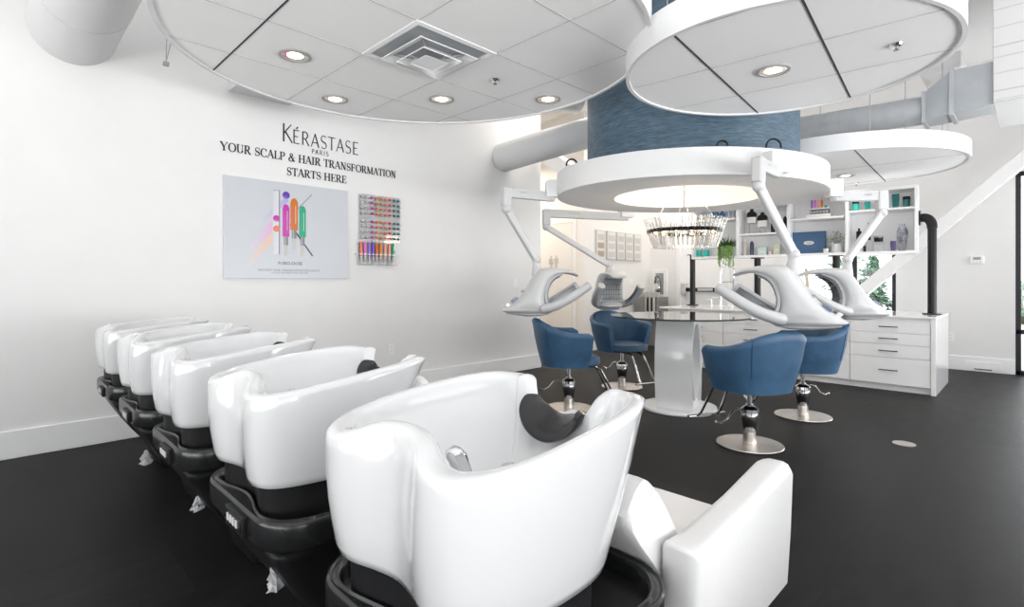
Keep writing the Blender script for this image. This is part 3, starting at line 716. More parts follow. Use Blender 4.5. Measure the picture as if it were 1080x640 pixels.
# ================================================================ HAIR PROCESSORS
def make_head(t):
    """head at origin, opening towards +x; arm joint at (-.05,0,.12)"""
    # one moulded shell: visor, back and control pod; stations run from visor tip to the underside
    ST = [((.292, .040), (.298, .058), .070), ((.262, .052), (.268, .080), .085), ((.20, .064), (.205, .102), .100), ((.130, .060), (.115, .118), .113), ((.062, .034), (.02, .125), .125), ((.012, -.012), (-.07, .112), .134),
          ((-.014, -.068), (-.135, .045), .142), ((-.028, -.130), (-.20, -.06), .152), ((-.022, -.19), (-.285, -.165), .16), ((.01, -.24), (-.375, -.235), .165), ((.05, -.272), (-.43, -.272), .16), ((.055, -.295), (-.44, -.29), .15), ((.01, -.318), (-.39, -.308), .12)]
    A3 = catmull([(a[0], a[1], 0) for a, b, w_ in ST], 3, False); B3 = catmull([(b[0], b[1], 0) for a, b, w_ in ST], 3, False); W3 = catmull([(w_ * 1.12, 0, 0) for a, b, w_ in ST], 3, False)
    m = MB(); R_ = []; n = len(A3)
    for i in range(n):
        a, b, w_ = A3[i], B3[i], W3[i].x; L_ = (b - a).length; ring = []
        for k in range(24):
            an = 2 * PI * k / 24; c_, s_ = math.cos(an), math.sin(an); e = .75
            t_ = .5 - .5 * (abs(c_) ** e) * (1 if c_ > 0 else -1); yy_ = (abs(s_) ** e) * (1 if s_ > 0 else -1)
            tap = 1 - min(.42, max(0, L_ - .16) * 1.5) * t_ ** 1.3
            dish = .30 * L_ * 0
            p_ = a.lerp(b, t_); ring.append((p_.x, yy_ * w_ * tap, p_.y))
        R_.append(ring)
    m.loft(R_); shell = m.build('hood_shell', 'mach', t, ang=50); pod = shell
    # inner heater following the inside of the arch
    m = MB(); R_ = []; g0, g1_ = 9, 28
    def inn(i):
        p_ = A3[i]; tg = (A3[i + 1] - A3[i - 1]).normalized(); nn_ = Vector((-tg.y, tg.x, 0)); 
        if nn_.dot(Vector((.15, -.1, 0)) - p_) < 0: nn_ = -nn_
        return p_, nn_
    for i in range(g0, g1_):
        p_, nn_ = inn(i); w_ = W3[i].x * .80
        R_.append([(p_.x + nn_.x * d_, y_ * w_, p_.y + nn_.y * d_) for y_, d_ in ((-1, -.02), (-1, .002), (-.8, .010), (.8, .010), (1, .002), (1, -.02))])
    m.loft(R_); h = m.build('heater_panel', 'mach_g', t, ang=50)
    m = MB()
    for i in range(g0 + 1, g1_ - 1, 3):
        p_, nn_ = inn(i); w_ = W3[i].x * .68; m.tube([(p_.x + nn_.x * .016, -w_, p_.y + nn_.y * .016), (p_.x + nn_.x * .016, w_, p_.y + nn_.y * .016)], .0045, 6)
    for y_ in [-.09 + .03 * k for k in range(7)]:
        P = []
        for i in range(g0 + 1, g1_ - 1, 2): p_, nn_ = inn(i); P.append((p_.x + nn_.x * .016, y_, p_.y + nn_.y * .016))
        m.tube(P, .0035, 6)
    m.build('heater_grille', 'grille', h)
    m = MB(); m.T = Matrix.Translation((-.325, 0, -.178)) @ Matrix.Rotation(math.radians(-38), 4, 'Y'); m.box(-.034, -.048, -.03, .034, .048, .004); m.build('display', 'screen', pod, .002)
    m = MB(); m.T = Matrix.Translation((-.392, 0, -.224)) @ Matrix.Rotation(math.radians(-32), 4, 'Y')
    m.box(-.016, -.040, -.03, .016, -.014, .006).box(-.016, -.010, -.03, .016, .030, .006); m.build('key_pad', 'gloss', pod, .002)
    m = MB(); m.T = Matrix.Translation((-.243, 0, -.098)) @ Matrix.Rotation(math.radians(-52), 4, 'Y'); m.box(-.010, -.06, -.02, -.003, .06, .004).box(.004, -.045, -.02, .009, .045, .004); m.build('printed_mark', 'mach_g', pod)
    m = MB(); R_ = []
    for x, w_, z, h_ in ((.0, .09, -.318, .008), (-.08, .13, -.322, .020), (-.22, .115, -.322, .022), (-.36, .065, -.312, .012), (-.40, .04, -.308, .006)):
        R_.append([(x, w_ * math.cos(a), z + h_ * math.sin(a)) for a in [2 * PI * k / 20 for k in range(20)]])
    m.loft(R_); m.build('pod_base', 'mach', pod, ang=60)
    m = MB(); m.tube([(-.095, 0, .06), (-.105, 0, .16)], [.055, .036], 20); m.build('joint_socket', 'mach', pod)
    # side wings
    for s_ in (-1, 1):
        P = catmull([(-.075, s_ * .135, -.268), (-.03, s_ * .175, -.258), (.06, s_ * .215, -.225), (.17, s_ * .235, -.165), (.27, s_ * .238, -.10), (.345, s_ * .23, -.05), (.362, s_ * .228, -.038)], 4, False)
        n_ = len(P); rad = [.050 - .006 * (i / (n_ - 1)) for i in range(n_)]; rad[-1] = .018; rad[-2] = .034; rad[-3] = .041; rad[0] = .03; rad[1] = .043
        m = MB(); m.tube([tuple(p_) for p_ in P], rad, 18, flat=.9); wg = m.build('side_wing', 'mach', t, ang=60)
        m = MB(); R_ = []
        for i in range(6, n_ - 5):
            p_ = P[i]; tg = (P[i + 1] - P[i - 1]).normalized(); inn = Vector((0, -s_, 0)); inn = (inn - tg * inn.dot(tg)).normalized(); b_ = tg.cross(inn)
            R_.append([tuple(p_ + inn * d_ + b_ * e_) for d_, e_ in ((.030, -.026), (.047, -.020), (.047, .020), (.030, .026))])
        m.loft(R_); m.build('wing_heater', 'grille', wg)
def processor(label, mount, elbow, joint, head, yaw, zarm=2.03, tilt=0):
    """mount/elbow/joint in world, head: position of head origin, yaw: direction it opens to"""
    t = thing('hair_processor', label, 'hair processor', head, math.radians(yaw), 'arm mounted hair processors')
    hd = Matrix.Translation(head) @ Matrix.Rotation(math.radians(yaw), 4, 'Z'); inv = hd.inverted()
    L = lambda p: tuple(inv @ Vector(p))
    make_head(t)
    joint = tuple(hd @ Vector((-.105, 0, .20)))
    mx, my = mount; ex, ey = elbow; zt = zarm
    out = Vector((mx - CR[0], my - CR[1], 0)).normalized(); rt = Vector((-out.y, out.x, 0))
    # mounting box on the ring
    m = MB(); c_ = Vector((mx, my, zt + .06)); R_ = []
    for z in (zt - .015, zt + .15): R_.append([L((c_.x + out.x * a + rt.x * b, c_.y + out.y * a + rt.y * b, z)) for a, b in ((-.06, -.085), (.05, -.085), (.05, .085), (-.06, .085))])
    m.loft(R_); br = m.build('ring_bracket', 'gloss', t, .01)
    m = MB(); m.tube([L((mx, my, zt - .05)), L((mx, my, zt + .02))], .04, 20); m.bar(L((mx, my, zt - .005)), L((ex, ey, zt - .005)), .06, .095); m.build('upper_arm', 'mach', t, .012, 3)
    m = MB(); v = Vector((mx - ex, my - ey, 0)).normalized(); sd = Vector((-v.y, v.x, 0)); R_ = []
    for z in (zt - .14, zt + .045): R_.append([L((ex + v.x * a + sd.x * b, ey + v.y * a + sd.y * b, z)) for a, b in ((-.045, -.038), (.045, -.038), (.045, .038), (-.045, .038))])
    m.loft(R_); m.build('elbow', 'mach', t, .015, 3)
    j = Vector(joint); e0 = Vector((ex, ey, zt - .16))
    m = MB(); m.bar(L(e0), L(j), .054, .066); m.ball(L(e0), .046); m.ball(L(j), .044); m.build('lower_arm', 'mach', t, .014, 3)
    m = MB(); m.tube([L(j + Vector((0, 0, .03))), L(j + Vector((0, 0, -.07)))], .034, 18); m.build('head_joint', 'mach', t)
    m = MB(); m.T = None; vv = Vector((mx - ex, my - ey, 0)); L0 = Vector((ex, ey, zt + .005)) + vv * .25; 
    for sg in (-1, 1): m.bar(L(L0 + sd * .029 * sg), L(L0 + vv * .16 + sd * .029 * sg), .002, .012)
    m.build('printed_mark', 'mach_g', t)
    return t
def pt(u, D):
    l = (u - 540) / 552 * D; return ((D + l) / S2, (D - l) / S2)
def P3(u, v, D):
    x, y = pt(u, D); return (x, y, EYE + (297 - v) / 552 * D)
processor('white hair processor on the leftmost arm, above the left blue chair', pt(581, 5.15), pt(534, 4.9), None, P3(577, 296, 5.08), -38, 2.09)
processor('white hair processor with its grey heater interior turned towards the camera', pt(660, 6.42), pt(576, 6.1), None, P3(645, 297, 6.15), -128, 2.05)
processor('largest white hair processor nearest the camera, small blue screen on its pod', pt(820, 3.98), pt(800, 3.72), None, P3(820, 297, 3.85), 97, 2.09)
processor('white hair processor on the right, in front of the white drawer counter', pt(880, 4.9), pt(930, 4.85), None, P3(880, 297, 4.75), 120, 2.05)

# ================================================================ COUNTER
CX0, CX1, CY0, CY1, CZ = 7.3, 8.45, .765, 3.97, .84
tag(MB().box(CX0 - .03, CY0 - .005, CZ, CX1, CY1 + .1, CZ + .025).build('countertop', 'counter', None, .004), 'long white countertop carrying the black pipe posts and tap', 'countertop')
tag(MB().box(CX0 - .01, CY0, 0, CX1 - .02, CY0 + .045, CZ).build('end_panel', 'counter', None, .003), 'tall white end panel closing the drawer counter at right', 'panel')
cab0 = None; cl = ['white drawer unit at the right end of the counter, next to end panel', 'white drawer unit partly hidden behind the two blue chairs, second from the end panel', 'white drawer unit third from the end panel, behind the pedestal side', 'white drawer unit furthest from the end panel, seen beneath the glass tabletop']
cw = .765
for k in range(4):
    y = .81 + cw * k
    if cab0 is None:
        t = thing('drawer_unit', cl[0], 'drawer cabinet', (CX0, y, 0), 0, 'white drawer units under the counter')
        MB().box(.022, .002, .07, 1.1, cw - .002, CZ - .005).build('carcass', 'cabinet', t)
        MB().box(.05, .002, 0, 1.05, cw - .002, .07).build('plinth', 'cabinet', t)
        zs = [.075, .383, .534, .666, .805]
        for a, b in zip(zs, zs[1:]):
            d = MB().box(.0, .004, a + .003, .02, cw - .004, b - .003).build('drawer', 'cabinet', t, .002)
            zc = (a + b) / 2 if b - a < .2 else (a + b) / 2 + .01
            h = MB().bar((-.028, cw / 2 - .09, zc), (-.028, cw / 2 + .09, zc), .010, .010); h.bar((-.03, cw / 2 - .075, zc), (.001, cw / 2 - .075, zc), .008, .008); h.bar((-.03, cw / 2 + .075, zc), (.001, cw / 2 + .075, zc), .008, .008)
            h.build('handle', 'black_m', d, .001)
        MB().box(.012, 0, .805, .024, cw, CZ).build('top_rail', 'cabinet', t)
        cab0 = t
    else:
        t = copy_tree(cab0); t.location = (CX0, y, 0); t['label'] = cl[k]
# tap and soap on the counter
fx, fy = 8.30, on_y(1, 1) ; fx = 8.30; fy = fx * (1092 - 760) / (760 + 12)
t = thing('spring_tap', 'tall chrome spring-neck tap rising from the counter below the trailing plant', 'tap', (fx, fy, CZ + .025))
MB().lathe([(.001, 0), (.03, 0), (.03, .01), (.018, .02), (.016, .20), (.012, .22), (.001, .22)], 20).build('tap_body', 'chrome', t)
P = [(0, 0, .2), (0, 0, .5), (.01, -.02, .60), (.04, -.07, .66), (.08, -.13, .65), (.10, -.17, .58), (.10, -.17, .42)]
PC = catmull(P, 6, False); m = MB(); m.tube([tuple(p_) for p_ in PC], [.012 if i % 2 else .016 for i in range(len(PC))], 10); m.build('spring_neck', 'chrome', t)
MB().tube([(.10, -.17, .44), (.10, -.17, .28)], [.014, .019], 12).tube([(0, 0, .38), (.10, -.17, .38)], .006, 8).build('spray_head', 'chrome_d', t)
MB().tube([(0, 0, .12), (-.01, .12, .13)], .007, 8).build('tap_lever', 'chrome', t)
t = thing('filter_tap', 'small low chrome tap on the counter left of the tall one', 'tap', (8.28, fy + .14, CZ + .025))
MB().lathe([(.001, 0), (.02, 0), (.02, .01), (.010, .015), (.009, .10), (.001, .10)], 14).tube([(0, 0, .09), (-.03, .05, .10), (-.06, .10, .085)], .007, 8).build('tap_body', 'chrome', t)
t = thing('soap_bottle', 'white pump bottle standing on the counter beside the spring tap', 'bottle', (7.95, 7.95 * (1092 - 770.5) / 782.5, CZ + .025))
MB().lathe([(.001, 0), (.036, 0), (.038, .01), (.038, .13), (.03, .14), (.012, .145), (.001, .145)], 20).build('bottle_body', 'gloss', t)
MB().tube([(0, 0, .14), (0, 0, .18), (-.03, .01, .185)], .006, 8).lathe([(.001, .14), (.014, .14), (.014, .155), (.001, .155)], 12).build('pump', 'black_m', t)
# ================================================================ SHELF UNIT ON BLACK PIPES
SH = (7.70, .97); SAZ = math.radians(96); SL = Vector((math.cos(SAZ), math.sin(SAZ), 0)); SN = Vector((math.sin(SAZ), -math.cos(SAZ), 0))  # SN points away from the room
def shelf_t(u, d=0):
    # distance along the shelf front (offset d behind it) where column u meets it
    k = (u + 12) / (1092 - u); ox, oy = SH[0] + SN.x * d, SH[1] + SN.y * d
    return (k * oy - ox) / (SL.x - k * SL.y)
LS = shelf_t(729); Z0S, Z1S = 1.585, 2.39; DEP = .32
def shelf_z(u, v, d=0):
    t_ = shelf_t(u, d); x = SH[0] + SL.x * t_ + SN.x * d; y = SH[1] + SL.y * t_ + SN.y * d
    return height_at(x, y, v)
sh = thing('wall_shelf', 'white open shelving box raised above the counter on black pipes', 'shelf unit', (SH[0], SH[1], 0), SAZ)
# local: x along shelf (leftwards in view), -y behind
m = MB().box(0, -DEP, Z0S, LS, 0, Z0S + .035); m.build('bottom_board', 'cabinet', sh, .003)
m = MB().box(0, -DEP, Z1S - .035, LS, 0, Z1S); m.build('top_board', 'cabinet', sh, .003)
m = MB().box(0, -DEP - .012, Z0S, LS, -DEP, Z1S); m.build('back_panel', 'cabinet', sh)
divs = [0] + [shelf_t(u) for u in (893, 831.5, 777.5)] + [LS]
for x in divs:
    x0 = min(max(0, x - .018), LS - .036); m = MB().box(x0, -DEP, Z0S + .036, x0 + .036, -.001, Z1S - .036)
    m.build('divider', 'cabinet', sh, .003)
zsh = [shelf_z(930, 220.8), shelf_z(862, 230), shelf_z(800, 246.5), shelf_z(755, 231.8)]
for k in range(4):
    m = MB().box(divs[k] + .036, -DEP + .001, zsh[k] - .012, divs[k + 1] - .036 if k == 3 else divs[k + 1] - .019, -.004, zsh[k] + .012); m.build('shelf_board', 'cabinet', sh, .002)
def spos(u, d=.14):
    t_ = shelf_t(u, d); return (SH[0] + SL.x * t_ + SN.x * d, SH[1] + SL.y * t_ + SN.y * d)
def swidth(u0, u1, d=.14): return abs(shelf_t(u0, d) - shelf_t(u1, d))
ZT = Z0S + .035
def sh_tube(u0, u1, h, z, mm, cap, lab, cat='bottle', form='tube', group='products on the open shelves', d=.14):
    w_ = swidth(u0, u1, d); p_ = spos((u0 + u1) / 2, d)
    t = thing({'tube': 'cream_tube', 'bottle': 'product_bottle', 'jar': 'product_jar', 'box': 'product_box', 'spray': 'product_bottle'}[form], lab, cat, (p_[0], p_[1], z), SAZ, group); r_ = w_ / 2
    if form == 'tube':
        R_ = []
        for q, a, b in ((0, .68, .68), (.15, .70, .68), (.16, .82, .75), (.6, .95, .45), (.97, 1.0, .12), (1, 1.0, .1)): R_.append([(r_ * a * math.cos(x), r_ * b * math.sin(x), h * q) for x in [2 * PI * k / 20 for k in range(20)]])
        MB().loft(R_[2:]).build('tube_body', mm, t); MB().loft(R_[:2] + [R_[1]]).build('cap', cap, t)
    elif form == 'bottle':
        MB().lathe([(.001, 0), (r_ * .95, 0), (r_, .01), (r_, h * .68), (r_ * .8, h * .76), (r_ * .38, h * .80), (.001, h * .80)], 20).build('bottle_body', mm, t)
        MB().lathe([(.001, h * .8), (r_ * .4, h * .8), (r_ * .4, h), (.001, h)], 16).build('cap', cap, t)
    elif form == 'spray':
        MB().lathe([(.001, 0), (r_ * .95, 0), (r_, .006), (r_, h * .86), (r_ * .7, h * .93), (.001, h * .93)], 20).build('bottle_body', mm, t)
        MB().lathe([(.001, h * .93), (r_ * .55, h * .93), (r_ * .55, h), (.001, h)], 16).build('cap', cap, t)
    elif form == 'jar':
        MB().lathe([(.001, 0), (r_ * .85, 0), (r_ * .95, .01), (r_, h * .72), (.001, h * .72)], 22).build('jar_body', mm, t)
        MB().lathe([(.001, h * .72), (r_ * 1.02, h * .72), (r_ * 1.02, h * .97), (r_ * .95, h), (.001, h)], 22).build('lid', cap, t)
    else:
        MB().box(-r_, -min(r_, .05), 0, r_, min(r_, .05), h).build('box_body', mm, t, .002); MB().box(-r_ * .6, min(r_, .05), h * .35, r_ * .6, min(r_, .05) + .001, h * .6).build('box_print', cap, t)
    return t
def hz(u, v0, v1, d=.14): return shelf_z(u, v0, d) - shelf_z(u, v1, d)
z = zsh[0] + .012
sh_tube(899, 906, hz(902, 210, 221), z, 'turq', 'black_m', 'bright turquoise jar with black lid, leftmost on the rightmost top shelf', 'jar', 'jar')
sh_tube(911.5, 918.5, hz(915, 205, 220.5), z, 'teal', 'turq', 'mid teal squeeze tube on the rightmost top shelf, left of the processor elbow', 'tube')
sh_tube(940.5, 948.5, hz(944, 203, 218.5), z, 'teal_d', 'teal', 'dark teal squeeze tube on rightmost top shelf, beside the lidded jar', 'tube')
sh_tube(952, 960, hz(956, 206.5, 218.5), z, 'teal_d', 'black_m', 'dark teal jar with black lid at the far right of top shelf', 'jar', 'jar')
# low shelf, rightmost bay
for (u0_, u1_, va, lab) in ((902, 910, 253, 'clear acrylic riser under the round black perfume bottle'), (913, 920, 253, 'clear acrylic riser under the tall black bottle with pointed cap'), (921, 932, 255, 'clear acrylic riser under the wide black jar')):
    w_ = swidth(u0_, u1_) ; p_ = spos((u0_ + u1_) / 2); o = MB().box(-w_ / 2, -.04, 0, w_ / 2, .04, shelf_z(u0_, va, .14) - ZT).build('acrylic_riser', 'acrylic', None, .002)
    o.location = (p_[0], p_[1], ZT); o.rotation_euler = (0, 0, SAZ); tag(o, lab, 'display riser', 'acrylic risers on the shelves')
sh_tube(903, 909, hz(906, 241, 253), shelf_z(906, 253, .14), 'black_m', 'black_m', 'round-shouldered black bottle on a clear riser, lower right bay of the shelves', form='bottle')
sh_tube(913.5, 918.5, hz(916, 235, 253), shelf_z(916, 253, .14), 'black_m', 'black_m', 'tall black bottle with pointed cap, partly behind the processor arm', form='bottle')
sh_tube(921.5, 931.5, hz(926, 249, 255), shelf_z(926, 255, .14), 'black_m', 'grey', 'wide low black jar on a clear riser in the lower right bay', 'jar', 'jar')
sh_tube(910.5, 913.5, hz(912, 256, 264), ZT, 'black_m', 'grey', 'tiny black bottle standing on the lower right shelf below the risers', form='bottle', d=.06)
sh_tube(939, 945, hz(942, 253, 264), ZT, 'purple_g', 'purple_g', 'muted purple squeeze tube beside the marbled vase', 'tube')
t = thing('marbled_vase', 'marbled grey sculptural vase with three prongs in the lower right bay', 'vase', (*spos(951.5), ZT), SAZ)
w_ = swidth(946, 958); h_ = hz(952, 236, 264); R_ = []
for q, a in ((0, .55), (.05, .62), (.3, .80), (.55, 1.0), (.75, 1.0), (.88, .75), (.95, .45)): R_.append([(w_ / 2 * a * math.cos(x), w_ / 2.6 * a * math.sin(x), h_ * q) for x in [2 * PI * k / 28 for k in range(28)]])
MB().loft(R_).build('vase_body', 'marble', t)
for x in (-.022, 0, .022): MB().tube([(x, 0, h_ * .92), (x * 1.2, 0, h_ * 1.03)], .005, 8).build('prong', 'marble', t)
MB().box(-.035, .045, .01, .0, .052, .10).build('front_slot', 'ink_g', t, .002)
# second bay
zt2 = zsh[1] + .012
t = thing('product_display_stand', 'white two-tier display stand of round capsules in the second bay', 'display stand', (*spos(864), zt2), SAZ)
w_ = swidth(851.5, 876); MB().box(-w_ / 2, -.07, 0, w_ / 2, .07, .05).build('base_box', 'gloss', t, .004)
zs_ = .05; MB().box(-w_ * .43, -.06, .115, w_ * .43, .06, .128).build('top_plate', 'gloss', t, .002); MB().box(-w_ * .43, -.06, .05, w_ * .43, -.05, .12).build('back_plate', 'ink_g', t)
m = MB()
for k in range(6): m.ball((-w_ * .34 + w_ * .136 * k, .03, .08), .016, 12, 8)
m.build('capsule_row', 'silver', t)
for k, (u, mm, nm) in enumerate(((856.5, 'c_lilac', 'lilac'), (860, 'c_pink', 'pink'), (863.5, 'c_salmon', 'peach'), (867, 'c_orange', 'orange'))):
    p_ = spos(u); t = thing('colour_ampoule', '%s upright ampoule standing on the white display stand' % nm, 'ampoule', (p_[0], p_[1], zt2 + .128), SAZ, 'ampoules on the display stand')
    MB().lathe([(.001, 0), (.013, 0), (.014, .01), (.014, .10), (.008, .118), (.001, .12)], 14).build('ampoule_body', mm, t)
    MB().lathe([(.0145, 0), (.0145, .012), (.001, .012), (.001, 0)], 14).build('ampoule_base', 'silver', t)
sh_tube(869.5, 873, .035, zt2 + .128, 'c_green', 'c_green', 'tiny green jar at the edge of the white display stand', 'jar', 'jar')
t = thing('gift_box', 'large blue box with white oval label standing in the second bay', 'box', (*spos(853.5, .2), ZT), SAZ)
w_ = swidth(836.5, 871, .2); h_ = hz(853, 242, 265.3, .2); MB().box(-w_ / 2, -.03, 0, w_ / 2, .03, h_).build('box_body', 'boxblue', t, .003)
m = MB(); m.loft([[(.062 * math.cos(a), y_, h_ * .5 + .026 * math.sin(a)) for a in [2 * PI * k / 28 for k in range(28)]] for y_ in (.029, .0315)]); m.build('oval_label', 'picwhite', t)
m = MB()
for k in range(5): m.box(-.034 + k * .014, .031, h_ * .5 - .005, -.026 + k * .014, .0325, h_ * .5 + .008)
m.box(-.02, .031, h_ * .5 - .015, .02, .0325, h_ * .5 - .011); m.build('label_print', 'ink_g', t)
def foliage(n, base, spread, length, droop, wd):
    m = MB()
    for k in range(n):
        a = random.uniform(0, 2 * PI); e = random.uniform(.15, 1); L_ = length * random.uniform(.5, 1)
        d_ = Vector((math.cos(a) * e, math.sin(a) * e, random.uniform(.2, 1))).normalized(); p_ = Vector(base) + Vector((math.cos(a), math.sin(a), 0)) * random.uniform(0, spread)
        P = [p_]; 
        for j in range(4): d_ = (d_ + Vector((0, 0, -droop * (j + 1) * .5))).normalized(); P.append(P[-1] + d_ * L_ / 4)
        sd = Vector((-d_.y, d_.x, 0)); sd = sd.normalized() if sd.length > .01 else Vector((1, 0, 0))
        ws = [wd * .4, wd, wd * .9, wd * .6, wd * .08]; vs = []
        for q, w_ in zip(P, ws): vs += [tuple(q - sd * w_), tuple(q + Vector((0, 0, w_ * .5))), tuple(q + sd * w_)]
        m.add(vs, [(3 * i + j, 3 * i + 1 + j, 3 * i + 4 + j, 3 * i + 3 + j) for i in range(4) for j in (0, 1)])
    return m
t = thing('small_pot_plant', 'tiny white pot with dark green sprig beside the blue box', 'plant', (*spos(871, .08), ZT), SAZ)
MB().lathe([(.001, 0), (.026, 0), (.034, .06), (.030, .06), (.028, .05), (.001, .05)], 18).build('pot', 'gloss', t); foliage(30, (0, 0, .05), .015, .05, .1, .006).build('leaves', 'green', t)
t = thing('potted_eucalyptus', 'pale grey-green bushy plant in white vase, second bay of the shelves', 'plant', (*spos(882.5, .16), ZT), SAZ)
MB().lathe([(.001, 0), (.055, 0), (.062, .02), (.062, .12), (.055, .12), (.052, .10), (.001, .10)], 24).build('pot', 'gloss', t)
m = MB()
for k in range(240):
    a = random.uniform(0, 2 * PI); r_ = random.uniform(.01, .12); z_ = .12 + random.uniform(0, .13) * (1 - r_ * 4 + .4); c_ = Vector((r_ * math.cos(a), r_ * math.sin(a) * .7, z_)); s_ = random.uniform(.006, .013)
    d1 = Vector((random.uniform(-1, 1), random.uniform(-1, 1), random.uniform(-1, 1))).normalized(); d2 = d1.cross(Vector((random.uniform(-1, 1), random.uniform(-1, 1), 1))).normalized()
    m.add([tuple(c_ + d1 * s_), tuple(c_ + d2 * s_ * .7), tuple(c_ - d1 * s_), tuple(c_ - d2 * s_ * .7)], [(0, 1, 2, 3)])
for k in range(22): a = random.uniform(0, 2 * PI); m.tube([(0, 0, .10), (.06 * math.cos(a), .04 * math.sin(a), .17), (.10 * math.cos(a), .07 * math.sin(a), .20)], .0018, 5)
m.build('foliage', 'sage', t)
# third bay (779-830)
z3 = zsh[2] + .012
for (ua, ub, vt, vm, vb, lab) in ((788, 798, 220.5, 229, 235.5, 'left'), (799, 809.5, 224, 232.5, 239.5, 'right')):
    u = (ua + ub) / 2; p_ = spos(u); zr = shelf_z(u, vb, .14)
    o = MB().box(-.035, -.03, 0, .035, .03, zr - z3).build('acrylic_riser', 'acrylic', None, .002); o.location = (p_[0], p_[1], z3); o.rotation_euler = (0, 0, SAZ); tag(o, 'clear acrylic riser under the %s black-shouldered bottle in the third bay' % lab, 'display riser', 'acrylic risers on the shelves')
    w_ = swidth(ua, ub); h_ = hz(u, vt, vb); t = thing('perfume_bottle', 'black-topped clear bottle, %s one of the pair on the third bay risers' % lab, 'bottle', (p_[0], p_[1], zr), SAZ, 'black topped clear bottles')
    k_ = (vb - vm) / (vb - vt)
    MB().box(-w_ / 2 * .92, -.025, 0, w_ / 2 * .92, .025, h_ * k_).build('bottle_body', 'picwhite', t, .004)
    MB().loft([[(x * w_ / 2, y * .028, z_ * h_) for x, y in ((-a, -1), (a, -1), (a, 1), (-a, 1))] for a, z_ in ((1, k_), (1, k_ + .18), (.85, k_ + .3), (.35, k_ + .40), (.3, 1))]).build('stopper', 'black_m', t, .003)
sh_tube(813, 817.5, hz(815, 229.5, 245), z3, 'black_m', 'black_m', 'slim tall black bottle in the third bay, left of the large processor arm', form='spray')
sh_tube(826, 830, hz(828, 227, 244), z3, 'black_m', 'black_m', 'slim tall black bottle with amber window near the bay divider', form='spray')
sh_tube(784, 787.6, hz(786, 250, 266), ZT, 'beige', 'gloss', 'slim cream bottle on the lower shelf of the third bay', form='spray')
sh_tube(791, 795, hz(793, 251, 266), ZT, 'boxnavy', 'black_m', 'slim dark navy bottle next to the cream one, third bay', form='spray')
sh_tube(800, 809, hz(804, 258, 266), ZT, 'paleblue', 'picwhite', 'small pale blue carton on the lower shelf of the third bay', 'box', 'box')
sh_tube(809.5, 814.5, hz(812, 262, 266), ZT, 'pink', 'picwhite', 'small low pink jar beside the pale blue carton', 'jar', 'jar')
sh_tube(817, 823, hz(820, 255, 266), ZT, 'palegreen', 'picwhite', 'pale yellow-green carton on the lower shelf, third bay', 'box', 'box')
# fourth bay
z4 = zsh[3] + .012
for (a, b, v0, mm, lab, fm, ct) in ((736, 743, 225, 'beige', 'beige carton on the fourth bay top shelf above the chandelier', 'box', 'box'), (746, 750.5, 222, 'paleblue', 'pale aqua bottle on the fourth bay top shelf', 'spray', 'bottle'),
                        (752, 757, 222.5, 'skyblue', 'deep blue carton on the fourth bay top shelf', 'box', 'box'), (759, 764.5, 222, 'skyblue', 'deep blue bottle on the fourth bay top shelf', 'bottle', 'bottle'),
                        (767, 770.8, 221, 'greyblue', 'pale grey-blue bottle on the fourth bay top shelf', 'spray', 'bottle'), (771.5, 775, 221, 'greyblue', 'pale grey-blue bottle touching the divider on the fourth bay top shelf', 'spray', 'bottle')):
    sh_tube(a, b, hz((a + b) / 2, v0, 231), z4, mm, 'skyblue' if mm == 'greyblue' else 'boxnavy', lab, ct, fm)
sh_tube(734.5, 740, hz(737, 261, 268), ZT, 'turq', 'turq', 'turquoise jar on the lowest shelf under the chandelier, left one of two', 'jar', 'jar')
sh_tube(742, 748, hz(745, 261, 268), ZT, 'turq', 'turq', 'turquoise jar on the lowest shelf under the chandelier, beside the trailing plant', 'jar', 'jar')
t = thing('trailing_plant', 'trailing green plant in patterned white pot spilling over the shelf edge', 'plant', (*spos(767, .06), ZT), SAZ)
MB().lathe([(.001, 0), (.05, 0), (.07, .04), (.075, .10), (.068, .14), (.062, .14), (.06, .12), (.001, .12)], 24).build('pot', mat('patterned_pot', (.55, .55, .53), .4, var=.6, vscale=60), t)
foliage(150, (0, 0, .13), .05, .20, .22, .007).build('leaves', 'green', t)
m = MB()
for k in range(26):
    a = random.uniform(-.2, PI + .2); x, y = .07 * math.cos(a) * 1.1, .07 * abs(math.sin(a)) + .02; L_ = random.uniform(.12, .34)
    P = [(x * .6, y * .6, .14), (x, y + .01, .15)] + [(x * 1.3 + random.uniform(-.008, .008), y + .03, .14 - L_ * q) for q in (.2, .45, .7, 1)]
    m.tube(P, .002, 5)
    for q in range(14):
        zz = .13 - L_ * q / 14; c_ = Vector((x * 1.3 + random.uniform(-.015, .015), y + .03 + random.uniform(-.012, .012), zz)); s_ = .011
        m.add([tuple(c_ + Vector((s_, 0, s_))), tuple(c_ + Vector((0, s_ * .5, 0))), tuple(c_ - Vector((s_ * .4, 0, s_))), tuple(c_ + Vector((-s_, 0, s_ * .4)))], [(0, 1, 2, 3)])
m.build('trailing_stems', 'green_l', t)
